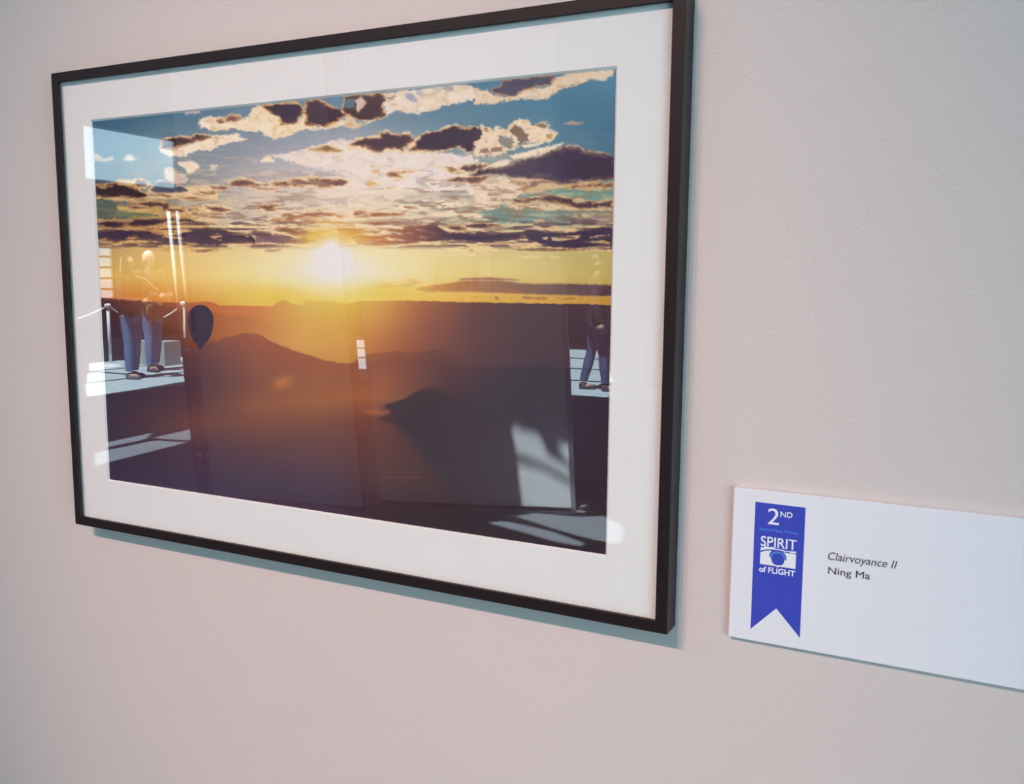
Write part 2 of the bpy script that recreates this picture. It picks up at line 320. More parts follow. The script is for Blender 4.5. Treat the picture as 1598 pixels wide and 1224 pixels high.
    # dark clouds, back-lit with a pale rim
    D(T(1, [(895,470),(960,460),(1040,440),(1150,425),(1260,440),(1340,405),(1440,408),(1510,430),(1450,470),(1330,480),(1250,520),(1120,555),(1010,580),(900,560)]))
    D(T(1, [(590,980),(680,975),(730,1020),(700,1060),(600,1050),(560,1020)]), (90, 76, 88))
    D(T(1, [(20,1040),(200,1045),(330,1010),(450,1045),(540,1060),(640,1120),(700,1160),(640,1180),(300,1175),(20,1165)]), (56, 42, 50), rim=(206, 168, 110))
    D(T(1, [(770,1090),(820,1010),(920,980),(1030,1010),(1130,1050),(1220,1100),(1150,1130),(960,1130),(800,1120)]), (84, 86, 108), mid=(110, 88, 92))
    D(T(2, [(0,470),(90,455),(170,400),(260,400),(290,445),(200,465),(110,490),(20,495)]), (112, 84, 80), rw=2)
    D(T(2, [(540,285),(800,255),(1000,235),(1040,290),(1055,340),(1020,410),(950,500),(870,515),(790,510),(780,430),(700,385),(600,320)]), (72, 56, 76), rim=(226, 190, 130))
    D(T(2, [(1110,240),(1250,215),(1400,280),(1600,340),(1640,400),(1500,460),(1400,510),(1330,535),(1200,525),(1095,515),(1110,400),(1090,290)]), (78, 60, 74), rim=(226, 190, 130), rw=2)
    D(T(2, [(1130,820),(1200,815),(1260,805),(1360,775),(1420,805),(1550,840),(1520,860),(1400,845),(1380,855),(1200,835)]), (138, 104, 78), mid=(176, 140, 104), amp=1)
    D(T(3, [(0,330),(100,320),(400,295),(480,330),(500,380),(440,420),(500,560),(380,600),(200,640),(120,590),(20,560),(-60,490)]), (80, 60, 68), rw=2)
    F(T(3, [(-20,370),(100,350),(110,470),(0,480),(-40,430)]), (108, 132, 150), 2, 1, .8)
    Cm(T(3, [(120,370),(190,330),(260,380),(200,470),(150,530),(125,490)]), (206, 184, 166), amp=1.6)
    F(T(4, [(0,720),(90,760),(60,860),(0,870)]), (76, 60, 74), 1.5, 1.5)
    big = T(4, [(430,1150),(480,1100),(620,1060),(750,1040),(880,990),(1000,955),(1100,930),(1200,940),(1240,990),(1350,1000),(1560,1050),(1600,1060)]) + T(8, [(1600,240),(1510,240),(1400,250),(1270,275),(1100,300),(950,300),(850,290),(700,260),(400,230),(350,205),(200,200),(0,230),(-60,215),(0,120),(150,125),(300,120),(400,100)])
    D(big, (74, 58, 84), rim=(210, 184, 150), mid=(112, 88, 90), rw=2, depth=9)
    F(T(8, [(430,60),(700,20),(760,60),(640,180),(400,190),(300,150)]), (96, 82, 92), 4, 3, .5)
    F(T(8, [(660,180),(900,200),(900,235),(700,230)]), (116, 100, 96), 2, 2, .6)
    F(T(8, [(1120,60),(1600,0),(1600,240),(1300,260),(1110,240)]), (66, 52, 68), 6, 2, .7)  # darker right end: edge of the glass reflection put into the print colour
    D(T(8, [(640,265),(760,250),(900,290),(760,310),(640,350),(560,350)]), (112, 92, 92), rw=1, depth=6)
    D(T(8, [(420,280),(560,285),(620,310),(500,310)]), (140, 110, 92), rw=1)
    D(T(8, [(1100,330),(1300,315),(1560,290),(1560,340),(1400,335),(1250,350),(1120,345)]), (86, 64, 72), rim=(206, 170, 118))
    D(T(8, [(420,480),(550,490),(700,455),(850,440),(980,460),(1120,480),(1180,530),(1230,510),(1380,510),(1570,475),(1570,580),(1200,580),(1080,540),(1020,520),(850,510),(700,500),(560,515),(480,510)]), (82, 62, 74), rim=(214, 184, 134), rw=2)
    D(T(7, [(1390,140),(1450,115),(1600,95),(1760,110),(1640,150),(1600,200),(1500,185)]), (92, 76, 86))
    D(T(7, [(1230,120),(1300,115),(1370,150),(1480,200),(1400,220),(1320,200),(1280,160)]), (148, 126, 100), mid=(190, 150, 96))
    D(T(7, [(1260,290),(1400,255),(1600,250),(1790,240),(1700,300),(1600,330),(1500,310),(1300,310)]), (110, 86, 84), mid=(170, 118, 84))
    D(T(7, [(510,210),(560,180),(700,185),(860,180),(720,200),(640,220),(700,250),(540,250)]), (140, 100, 92), amp=1.2, mid=(190, 140, 104))
    for q in ([(300,110),(350,115),(340,130),(310,130)], [(320,165),(400,170),(410,190),(340,190)], [(230,350),(280,330),(330,315),(400,350),(300,370)], [(480,380),(560,370),(620,360),(590,410),(530,415)]):
        F(T(7, q), (214, 172, 104), 2.4, 2, .85)
    br = (148, 98, 80)
    D(T(6, [(-100,245),(0,250),(110,250),(130,265),(100,285),(-60,290)]), (116, 84, 80), amp=1.2)
    D(T(6, [(140,210),(240,170),(380,165),(440,195),(590,235),(640,235),(560,245),(400,225),(250,240),(180,230)]), (118, 84, 84), amp=1.3)
    D(T(6, [(420,250),(520,260),(740,285),(600,290),(500,280)]), (164, 114, 88), amp=1)
    D(T(6, [(670,205),(760,205),(900,175),(950,150),(1110,170),(1120,135),(1300,150),(1520,150),(1620,190),(1560,230),(1420,245),(1280,260),(1200,240),(900,235),(730,235)]), (130, 94, 86), mid=(180, 136, 96), amp=1.6)
    D(T(6, [(-160,490),(0,500),(60,510),(150,540),(90,570),(-60,560)]), (108, 78, 80), amp=1.2)
    D(T(6, [(490,540),(530,480),(720,475),(800,490),(730,500),(680,530),(720,550),(600,560),(550,520)]), (124, 92, 82), mid=(170, 130, 96), amp=1.4)
    D(T(6, [(660,670),(700,650),(790,620),(820,580),(900,580),(980,610),(1060,590),(1120,560),(1230,560),(1270,545),(1340,570),(1450,585),(1470,600),(1350,630),(1200,640),(1130,615),(1030,645),(960,660),(940,690),(800,670),(780,700),(700,690)]), (164, 114, 92), mid=(200, 150, 104), amp=1.2)
    F(T(6, [(1080,690),(1380,675),(1700,705),(1700,730),(1200,710)]), (212, 170, 104), 1.4, 1.4)
    F(T(6, [(1480,610),(1620,605),(1620,640),(1500,640)]), (206, 156, 104), 1.4, 1)
    D(T(7, [(90,720),(110,680),(200,670),(400,700),(740,710),(700,720),(400,740),(200,745),(120,740)]), (152, 96, 76), mid=(186, 130, 96), amp=.8)
    D(T(7, [(200,820),(330,810),(460,820),(520,840),(400,860),(300,845)]), br, mid=(196, 146, 104), amp=1)
    D(T(7, [(730,625),(800,620),(880,635),(800,642)]), (196, 140, 100), amp=.8)
    D(T(5, [(540,470),(680,440),(850,450),(980,460),(1000,520),(1080,530),(1180,560),(1080,575),(930,540),(870,500),(740,500),(620,490)]), (72, 52, 62), amp=1.4, rim=(206, 170, 110))
    D(T(5, [(470,500),(600,490),(700,510),(560,535),(480,520)]), (110, 74, 66), amp=1.2, rw=1)
    D(T(5, [(1350,310),(1430,320),(1560,335),(1540,350),(1440,345)]), (140, 92, 70), amp=1)
    D(T(5, [(850,345),(930,345),(1040,375),(980,385)]), (112, 96, 92), amp=1); D(T(5, [(1150,400),(1240,380),(1320,395),(1230,410)]), (150, 100, 76), amp=1)
    D(T(5, [(1240,520),(1300,530),(1280,560),(1230,550)]), (130, 100, 84), amp=1.4); D(T(5, [(1290,580),(1340,580),(1330,600),(1290,600)]), (140, 100, 80), amp=1.4)
    D(T(5, [(60,695),(200,680),(280,670),(440,690),(470,710),(560,650),(700,660),(900,645),(1040,640),(1200,645),(1300,680),(1150,695),(960,690),(800,740),(700,760),(560,755),(470,740),(330,770),(200,750),(60,720)]), (62, 46, 56), rim=(200, 160, 100), amp=1.6)
    D(T(5, [(60,800),(200,790),(520,790),(700,800),(850,840),(1000,885),(1150,890),(1160,925),(870,920),(640,905),(560,870),(500,880),(440,935),(320,930),(60,900)]), (68, 52, 74), rim=(200, 160, 100), amp=1.6)
    D(T(5, [(1160,765),(1300,770),(1600,780),(1700,790)]) + T(6, [(180,835),(450,860),(490,900),(480,960),(150,950),(80,960)]) + T(5, [(1600,990),(1400,980),(1250,960),(1150,900),(960,860),(1130,830),(1290,810)]), (76, 56, 76), rim=(214, 172, 112), amp=2, depth=4)
    Cm(T(5, [(1490,870),(1600,840),(1640,870),(1560,890),(1640,920),(1550,900)]), (200, 150, 110), amp=1.6)
    D(T(5, [(1310,1045),(1540,1035),(1450,1060),(1340,1065)]), (150, 100, 76), amp=.8)
    D(T(6, [(440,800),(480,790),(500,815),(600,830),(800,850),(980,890),(1100,870),(1110,960),(850,960),(600,955),(480,955),(470,880),(380,820)]), (118, 88, 100), mid=(160, 116, 104), rw=1.5)
    D(T(6, [(690,780),(750,750),(900,770),(1000,780),(1130,810),(1110,880),(980,870),(860,820),(760,800)]), (140, 96, 84), mid=(176, 126, 96), rw=2, amp=1.2)
    D(T(6, [(400,980),(560,975),(700,975),(720,990),(600,995),(460,990)]), (150, 90, 74), amp=.8, rw=2); D(T(6, [(600,1050),(800,1035),(700,1062)]), (206, 140, 90), amp=.8, rw=2)
    F(T(6, [(930,1010),(1200,1005),(1150,1035),(1000,1030)]), (212, 190, 120), 1.2, 1)
    F(T(6, [(980,830),(1130,830),(1110,970),(990,960)]), (200, 146, 112), 3, 2, .8)
    F(T(6, [(1120,820),(1300,780),(1640,765),(1660,960),(1400,880),(1300,920),(1120,970)]), (222, 180, 84), 4, 2, .95)
    band = T(7, [(-160,900),(0,900),(200,900),(380,930),(450,900),(700,910),(780,860),(920,870),(1070,830),(1140,840),(1200,900),(1300,940),(1500,940)]) + T(8, [(0,880),(50,850),(150,870),(300,870),(530,850),(600,825),(680,820),(850,840),(1100,850),(1250,820),(1400,800),(1580,780),(1580,1050),(1200,1045),(900,1030),(780,1000),(700,970),(620,960),(560,890),(440,940),(200,965),(0,970)]) + T(7, [(1600,1060),(1300,1045),(1000,1055),(900,1075),(300,1110),(150,1090),(50,1000)])
    I, d = p.sdf(band, 16); d = d+2*(p.n1[I]+p.n2[I]*.8)
    xc = np.clip(np.interp(U[I], [540, 600, 650, 690, 730], [0, 1, 2, 3, 4]), 0, 4); cc = np.array([(222, 170, 78), (196, 126, 86), (138, 88, 80), (84, 62, 78), (68, 53, 78)], float)
    ii = np.minimum(xc.astype(int), 3); tt = (xc-ii)[:, None]; bc = cc[ii]*(1-tt)+cc[ii+1]*tt
    p.mix(I, (230, 200, 150), sstep(4.5, 1, d)*.85); p.mix(I, bc*.5+np.array((190, 140, 90))*.5, sstep(.9, -.6, d)); p.mix(I, bc+(p.n4[I]*9)[:, None], sstep(-.3, -3.5, d))
    for q in ([(180,955),(400,950),(450,910),(700,960),(720,970),(480,970),(400,985),(300,980)], [(480,1000),(600,1030),(560,1050)], [(920,990),(1000,1005),(1000,1020),(940,1010)]):
        Cm(T(7, q), (236, 218, 190), amp=.8)
    D(T(7, [(1260,860),(1330,860),(1470,880),(1500,910),(1300,900)]), (70, 52, 74), amp=1.2, rim=(206, 176, 120)); D(T(7, [(1480,850),(1600,835),(1700,830),(1890,850),(1600,885),(1530,870)]), (72, 54, 72), amp=1)
    for q in ([(880,910),(1200,895),(1150,930),(960,950),(880,950)], [(1320,915),(1400,890),(1530,885),(1420,915)], [(780,915),(830,910),(820,930),(790,930)], [(1240,965),(1340,950),(1480,955),(1560,985),(1340,975)], [(1160,1040),(1300,1020),(1560,1005),(1560,1035),(1300,1040)]):
        Cm(T(8, q), (204, 172, 116), amp=1.2)
    Cm(T(8, [(0,972),(200,967),(480,950),(580,895),(620,965),(780,1012),(700,1035),(420,1040),(300,1070),(0,1062)]), (220, 190, 138), amp=1.2)
    F(T(8, [(400,1042),(780,1038),(1200,1050),(1560,1048),(1200,1062),(420,1058)]), (132, 92, 80), 1, 1, .9)
    for q in ([(130,150),(250,145),(240,160),(150,160)], [(320,150),(560,130),(740,130),(740,150),(500,155)], [(900,190),(1050,188),(1040,200),(920,198)], [(1120,188),(1200,188),(1190,196),(1130,196)], [(520,180),(600,178),(590,190),(530,188)], [(0,310),(40,330),(60,350),(0,350)], [(0,380),(120,378),(60,400),(0,405)]):
        Cm(T(9, q), (230, 205, 150), amp=.8)
    # low cloud bank over the horizon
    I, d = p.sdf(T(9, [(130,430),(230,405),(430,376),(560,366),(640,350),(730,357),(900,388),(1200,388),(1600,400),(1600,480),(1250,475),(960,468),(870,460),(600,455),(390,450),(220,452)]), 14)
    d = d+1.2*(p.n1[I]+p.n2[I]); bc = np.array([np.interp(U[I], [660, 720, 800, 900, 960], q) for q in ((206, 178, 142, 104, 86), (150, 122, 106, 80, 62), (78, 84, 90, 84, 74))]).T
    p.mix(I, bc+(p.n4[I]*7)[:, None], sstep(1.6, -2.2, d))
    D(T(9, [(460,357),(640,346),(700,348),(900,362),(700,364)]), (176, 130, 82), amp=.6, rw=1)
    for q in ([(550,490),(580,485),(600,498),(560,500)], [(720,490),(745,490),(745,505),(720,503)], [(920,485),(1100,488),(1100,502),(940,500)], [(1150,492),(1300,495),(1280,506),(1160,504)], [(790,440),(880,435),(870,460),(800,458)]):
        F(T(9, q), (164, 104, 66), 1.2, 1.2, .8)
    for q in ([(1250,540),(1560,470),(1600,480),(1350,560)], ):
        pass
    F([(585,445),(640,436),(660,440),(640,447),(600,449)], (216, 172, 84), 1.6, 1.2, .8)
    Cm([(606,443),(640,438),(640,442),(610,446)], (232, 206, 150), amp=.6)
    # broken flecks of cloud between the large ones
    t = fbm(U/22, V/4.4, 301, 5); t2 = fbm(U/9, V/2.2, 333, 3)
    cx = np.interp(V, [200, 240, 270, 350, 385, 392], [.0, .25, .8, 1, .7, 0])*np.interp(U+(V-250)*.4, [240, 420, 560, 760, 960], [.45, .7, .8, .8, .6])
    k = sstep(.0, .30, t+t2*.35)*cx*.8*(V < 392); lum = p.C.mean(1); k *= sstep(70, 130, lum)
    I = np.nonzero(k > .01)[0]; wc = np.array([np.interp(U[I], [140, 300, 520, 700, 960], q) for q in ((206, 222, 238, 228, 208), (174, 196, 222, 208, 182), (126, 160, 204, 184, 140))]).T; p.mix(I, wc, k[I])
    k = sstep(.10, .38, -t+t2*.5)*cx*.95*(V < 390)*sstep(262, 300, V)*sstep(90, 150, lum)*np.clip(np.abs(U-540)/130, .1, .9)
    I = np.nonzero(k > .01)[0]; p.mix(I, (150, 112, 92), k[I])
    t3 = fbm(U/34, V/3.4, 411, 5)
    k = sstep(.04, .20, t3)*sstep(330, 352, V)*sstep(391, 383, V)*np.interp(U, [150, 260, 470, 505, 560, 620, 960], [.5, .85, .7, .1, .3, .7, .75])
    I = np.nonzero(k > .01)[0]; dc = np.array([np.interp(U[I], [140, 420, 500, 620, 760], q) for q in ((74, 96, 168, 150, 84), (56, 72, 118, 104, 64), (70, 82, 88, 90, 80))]).T; p.mix(I, dc, k[I])
    # the low sun and its glow
    up = (V < 478)
    g = lambda cx_, cy_, sx, sy: np.exp(-(((U-cx_)/sx)**2+((V-cy_)/sy)**2))
    cut = np.where(V < 388, sstep(366, 388, V), 1.0)
    a = np.clip(.95*g(518, 420, 120, 32), 0, 1)*cut*up; I = np.nonzero(a > .01)[0]; p.mix(I, (232, 224, 182), a[I])
    b = np.clip(.75*g(514, 372, 52, 16), 0, 1)*up; I = np.nonzero(b > .01)[0]; p.mix(I, (228, 190, 92), b[I])
    a = np.clip(1.15*g(517, 404, 30, 25)+.72*g(524, 424, 72, 27)+.5*g(516, 382, 12, 12)+.3*g(520,392,60,5), 0, 1)*up; I = np.nonzero(a > .01)[0]; p.mix(I, (228, 224, 226), a[I])
    b = .55*g(420, 462, 60, 16)+.55*g(600, 455, 50, 14); I = np.nonzero(b > .01)[0]; p.mix(I, (220, 190, 70), b[I])
    # land: hazy plateau, ridges, dark hills
    def far(u, v):
        return grid(u, v, [140, 250, 330, 400, 480, 540, 600, 660, 740, 820, 960], [468, 500, 540, 580], [
            [(84, 54, 64), (150, 88, 66), (190, 112, 66), (204, 130, 76), (216, 186, 96), (218, 188, 84), (208, 158, 84), (166, 104, 72), (112, 72, 70), (86, 62, 68), (76, 56, 66)],
            [(78, 50, 64), (130, 78, 68), (186, 110, 74), (200, 132, 82), (212, 170, 92), (210, 168, 84), (198, 140, 80), (154, 94, 72), (104, 68, 70), (84, 60, 68), (74, 54, 66)],
            [(66, 46, 62), (112, 70, 70), (172, 102, 72), (200, 138, 84), (208, 160, 88), (206, 152, 82), (178, 110, 70), (140, 84, 70), (100, 66, 70), (82, 58, 68), (72, 52, 66)],
            [(60, 44, 62), (100, 64, 70), (160, 96, 72), (180, 118, 76), (194, 138, 80), (192, 136, 78), (164, 98, 68), (124, 76, 68), (92, 60, 68), (78, 56, 68), (68, 50, 64)]])
    p.ridge([(138,468),(155,465),(200,468),(250,472),(300,472),(325,470),(345,477),(375,477),(400,478),(424,478),(434,472),(441,468.5),(447,470),(455,474),(470,476),(478,469),(520,471),(540,474),(560,470),(620,469),(700,471),(800,473),(965,476)], far)
    p.ridge([(138,474),(170,470),(200,471),(232,472),(258,478),(290,484),(310,489),(333,487),(347,490),(360,494),(371,492),(384,493),(400,496),(430,508),(450,524)], lambda u, v: far(u, v)*np.interp(u, [140, 300, 440], [.92, .86, .99])[:, None], op=.9)
    p.ridge([(138,480),(200,484),(240,500),(270,512),(300,520),(318,528),(345,534)], lambda u, v: far(u, v)*.8, op=.9, soft=2)
    def mid(u, v): return far(u, v)*.62+grid(u, v, [140, 620, 720, 960], [500, 600], [[(80, 56, 66), (120, 70, 66), (90, 58, 66), (66, 50, 64)]]*2)*.33
    p.ridge([(548,566),(571,553),(596,550),(619,547.5),(637,551),(657,549),(680,546),(695,550),(711,559),(727,570),(760,576)], mid, amp=.8)
    def land(u, v):
        return grid(u, v, [150, 300, 400, 500, 600, 700, 800, 960], [520, 560, 600, 630, 660, 700, 750, 800, 870], [
            [(62, 48, 66), (120, 76, 72), (160, 96, 72), (160, 96, 70), (150, 88, 66), (100, 64, 68), (70, 53, 64), (60, 46, 60)],
            [(60, 47, 66), (98, 66, 74), (144, 88, 72), (156, 94, 72), (142, 82, 68), (96, 61, 67), (64, 50, 63), (60, 46, 60)],
            [(58, 46, 66), (84, 59, 73), (130, 82, 72), (150, 96, 72), (148, 90, 68), (86, 56, 64), (63, 49, 62), (59, 46, 60)],
            [(58, 45, 66), (92, 62, 72), (144, 90, 70), (154, 98, 70), (132, 80, 66), (70, 51, 61), (62, 48, 62), (58, 45, 60)],
            [(58, 46, 67), (112, 72, 72), (128, 80, 68), (126, 80, 68), (112, 66, 62), (68, 51, 60), (62, 48, 63), (58, 45, 59)],
            [(60, 48, 69), (84, 60, 77), (100, 68, 77), (108, 72, 76), (100, 62, 63), (74, 53, 60), (62, 49, 64), (58, 45, 58)],
            [(62, 50, 72), (74, 58, 82), (80, 62, 82), (84, 63, 80), (88, 60, 64), (76, 54, 60), (62, 48, 61), (57, 45, 57)],
            [(64, 50, 73), (71, 56, 80), (72, 56, 80), (72, 55, 77), (66, 50, 60), (60, 47, 55), (57, 45, 54), (56, 44, 54)],
            [(64, 50, 73), (71, 56, 80), (72, 56, 80), (70, 54, 76), (62, 48, 58), (56, 44, 53), (55, 44, 53), (55, 43, 53)]])
    p.ridge([(300,545),(317,537),(342,532),(354,525),(362,526),(377,520),(393,520),(406,523),(422,532),(435,538),(455,546),(476,553),(497,559),(509,563),(527,566),(548,567),(579,564),(620,564),(660,565),(698,567),(711,571),(727,577),(743,576),(765,572),(799,572),(844,573),(965,578)], land)
    p.ridge([(138,500),(180,506),(240,520),(290,538),(302,547)], land, soft=8)
    I = np.nonzero((V > 530))[0]
    gl = np.exp(-(((U[I]-440)/16)**2+((V[I]-597-(U[I]-440)*-.2)/9)**2)); p.mix(I, (206, 134, 76), gl*.7)
    gl = np.exp(-(((U[I]-560)/70)**2+((V[I]-618)/14)**2)); p.mix(I, (170, 104, 70), gl*.5)
    F([(556,641),(575,639),(590,637),(614,637),(600,642),(580,644)], (172, 104, 72), 1.2, 1, .6)
    F([(556,645),(590,641),(618,644),(590,648)], (180, 108, 74), 1.2, 1, .5)
    hill = lambda u, v: np.tile(np.array((66, 49, 60.)), (len(u), 1))
    dd = [(586,641),(601,630),(614,627.5),(630,624),(644,614),(662,607),(680,606.6),(693,611),(720,622),(760,640),(800,690),(820,740),(800,790),(745,806),(700,770),(660,720),(630,682),(610,664),(585,656),(600,650),(615,643)]
    I, d = p.sdf(dd, 30); p.mix(I, (66, 50, 61), sstep(3, -10, d)*.95)
    F([(600,632),(614,628),(630,624),(644,614),(662,607),(680,606.6),(690,611),(680,630),(640,650),(600,652),(588,654),(600,649),(612,643)], (68, 50, 60), 1.2, .6, .9)
    F([(560,745),(640,744),(684,745),(640,747)], (132, 74, 66), 1, .4, .6)
    I = np.nonzero((V > 560))[0]; p.C[I] += (fbm(U[I]/40, V[I]/4, 201)*3+p.n2[I]*1.2)[:, None]
    # the balloon drifting over the left hills
    th = np.linspace(0, np.pi*2, 48, endpoint=False); bal = []
    for t in th:
        yy = np.cos(t); k = np.sin(t); w = 20.5 if yy < 0 else 20.5*(1-.80*max(0, yy)**1.0*1.0)**1.0
        yv = 499+yy*(23 if yy < 0 else 41)
        bal.append((313+(yv-500)*.015+k*(20.2 if yy < 0 else 20.2*(1-yy**2.2*.15)), yv))
    F(bal, (66, 52, 74), .7, 0); F([(309,539),(317,539),(316,545),(310,545)], (58, 48, 74), .6, 0)
    I = np.nonzero(np.hypot((U-319)/9, (V-498)/22) < 1)[0]; p.mix(I, (82, 68, 90), .5*(1-np.hypot((U[I]-319)/9, (V[I]-498)/22)))
    return np.clip(p.C, 0, 255)/255.0
# ---------------------------------------------------------------- the setting
M_wall = mat('painted_wall', (.60, .565, .555), .55, spec=.3, bump=(330, .22, .0012), noise=(1.2, .015))
M_wall2 = mat('hall_wall', (.16, .17, .21), .8, noise=(.8, .08))
M_floor = mat('hall_floor', (.40, .45, .48), .75, noise=(5, .07), bump=(60, .1, .002))
M_ceil = mat('ceiling_paint', (.50, .50, .51), .8, noise=(2, .03))
M_frame = mat('black_lacquer', (.014, .0085, .010), .45, spec=.3)
M_white = mat('white_enamel', (.82, .82, .82), .35)
M_chrome = mat('brushed_metal', (.55, .56, .58), .35, metal=.8)
M_black = mat('black_plastic', (.02, .02, .022), .45)
M_panel = mat('panel_fabric', (.74, .74, .74), .85, noise=(3, .02))
CZ = 8.0; TZ = 4.85                                         # ceiling height
XE, XW_, YS = 3.5, -17.0, -18.0                  # east, west and south walls
def wall_x(name, y0, y1, m, holes=()):           # a wall standing along x, with rectangular openings (x0, x1, z0, z1)
    bm = bmesh.new(); xs = sorted({XW_, XE} | {h[0] for h in holes} | {h[1] for h in holes}); zs = sorted({0, CZ} | {h[2] for h in holes} | {h[3] for h in holes})
    for i in range(len(xs)-1):
        for j in range(len(zs)-1):
            cx, cz = (xs[i]+xs[i+1])/2, (zs[j]+zs[j+1])/2
            if not any(h[0] < cx < h[1] and h[2] < cz < h[3] for h in holes): box(bm, xs[i], xs[i+1], y0, y1, zs[j], zs[j+1])
    bmesh.ops.remove_doubles(bm, verts=bm.verts, dist=1e-5)
    o = bm_obj(name, bm, m); o['kind'] = 'structure'; return o
def wall_y(name, x0, x1, m, holes=()):
    bm = bmesh.new(); ys = sorted({YS, 0.0} | {h[0] for h in holes} | {h[1] for h in holes}); zs = sorted({0, CZ} | {h[2] for h in holes} | {h[3] for h in holes})
    for i in range(len(ys)-1):
        for j in range(len(zs)-1):
            cy, cz = (ys[i]+ys[i+1])/2, (zs[j]+zs[j+1])/2
            if not any(h[0] < cy < h[1] and h[2] < cz < h[3] for h in holes): box(bm, x0, x1, ys[i], ys[i+1], zs[j], zs[j+1])
    bmesh.ops.remove_doubles(bm, verts=bm.verts, dist=1e-5)
    o = bm_obj(name, bm, m); o['kind'] = 'structure'; return o
bm = bmesh.new(); box(bm, XW_-.2, XE+.2, 0, .15, 0, CZ); w = bm_obj('wall_north', bm, M_wall); w['kind'] = 'structure'
SW = []
WW = [(-16.3, -13.6, 3.6, 4.85), (-14.3, -13.85, .9, 2.15)]
EW = [(-4.1, -1.1, .3, 2.7)]
wall_x('wall_south', YS-.15, YS, M_wall2, SW)
wall_y('wall_west', XW_-.15, XW_, M_wall2, WW)
wall_y('wall_east', XE, XE+.15, M_wall2, EW)
bm = bmesh.new(); box(bm, XW_-.3, XE+.3, YS-.3, .2, -.1, 0); f = bm_obj('floor', bm, M_floor); f['kind'] = 'structure'
bm = bmesh.new(); box(bm, XW_, XE, -.012, 0, 0, .10, .002); f = bm_obj('baseboard_north', bm, mat('baseboard_vinyl', (.05, .05, .055), .5)); f['kind'] = 'structure'
bm = bmesh.new(); box(bm, -8.5, XE, -9.85, -.013, 0, .008); tag(bm_obj('carpet', bm, mat('carpet_pile', (.17, .18, .20), .95, noise=(60, .15), bump=(500, .3, .003))), kind='structure')
# window panes and mullions
m = bpy.data.materials.new('window_glass'); m.use_nodes = True; nt = m.node_tree; nt.nodes.clear()
out = nt.nodes.new('ShaderNodeOutputMaterial'); tr = nt.nodes.new('ShaderNodeBsdfTransparent'); gl = nt.nodes.new('ShaderNodeBsdfGlossy'); mx = nt.nodes.new('ShaderNodeMixShader')
gl.inputs['Roughness'].default_value = .02; mx.inputs[0].default_value = .06; nt.links.new(tr.outputs[0], mx.inputs[1]); nt.links.new(gl.outputs[0], mx.inputs[2]); nt.links.new(mx.outputs[0], out.inputs[0]); M_pane = m
def window(n, axis, at, a0, a1, z0, z1, na, nz):
    bm = bmesh.new(); t = .05
    def bar(p0, p1, q0, q1):
        if axis == 'x': box(bm, p0, p1, at-.03, at+.03, q0, q1)
        else: box(bm, at-.03, at+.03, p0, p1, q0, q1)
    for i in range(na+1):
        c = a0+(a1-a0)*i/na; c = min(max(c, a0+t/2), a1-t/2); bar(c-t/2, c+t/2, z0, z1)
    for j in range(nz+1):
        c = z0+(z1-z0)*j/nz; c = min(max(c, z0+t/2), z1-t/2); bar(a0, a1, c-t/2, c+t/2)
    o = bm_obj('window_%d' % n, bm, M_white); o['kind'] = 'structure'
    bm = bmesh.new()
    if axis == 'x': box(bm, a0+.01, a1-.01, at-.004, at+.004, z0+.01, z1-.01)
    else: box(bm, at-.004, at+.004, a0+.01, a1-.01, z0+.01, z1-.01)
    bm_obj('pane', bm, M_pane, o)
window(1, 'y', XE+.075, *EW[0], 3, 2); window(2, 'y', XW_-.075, *WW[0], 1, 1); window(3, 'y', XW_-.075, *WW[1], 1, 5)
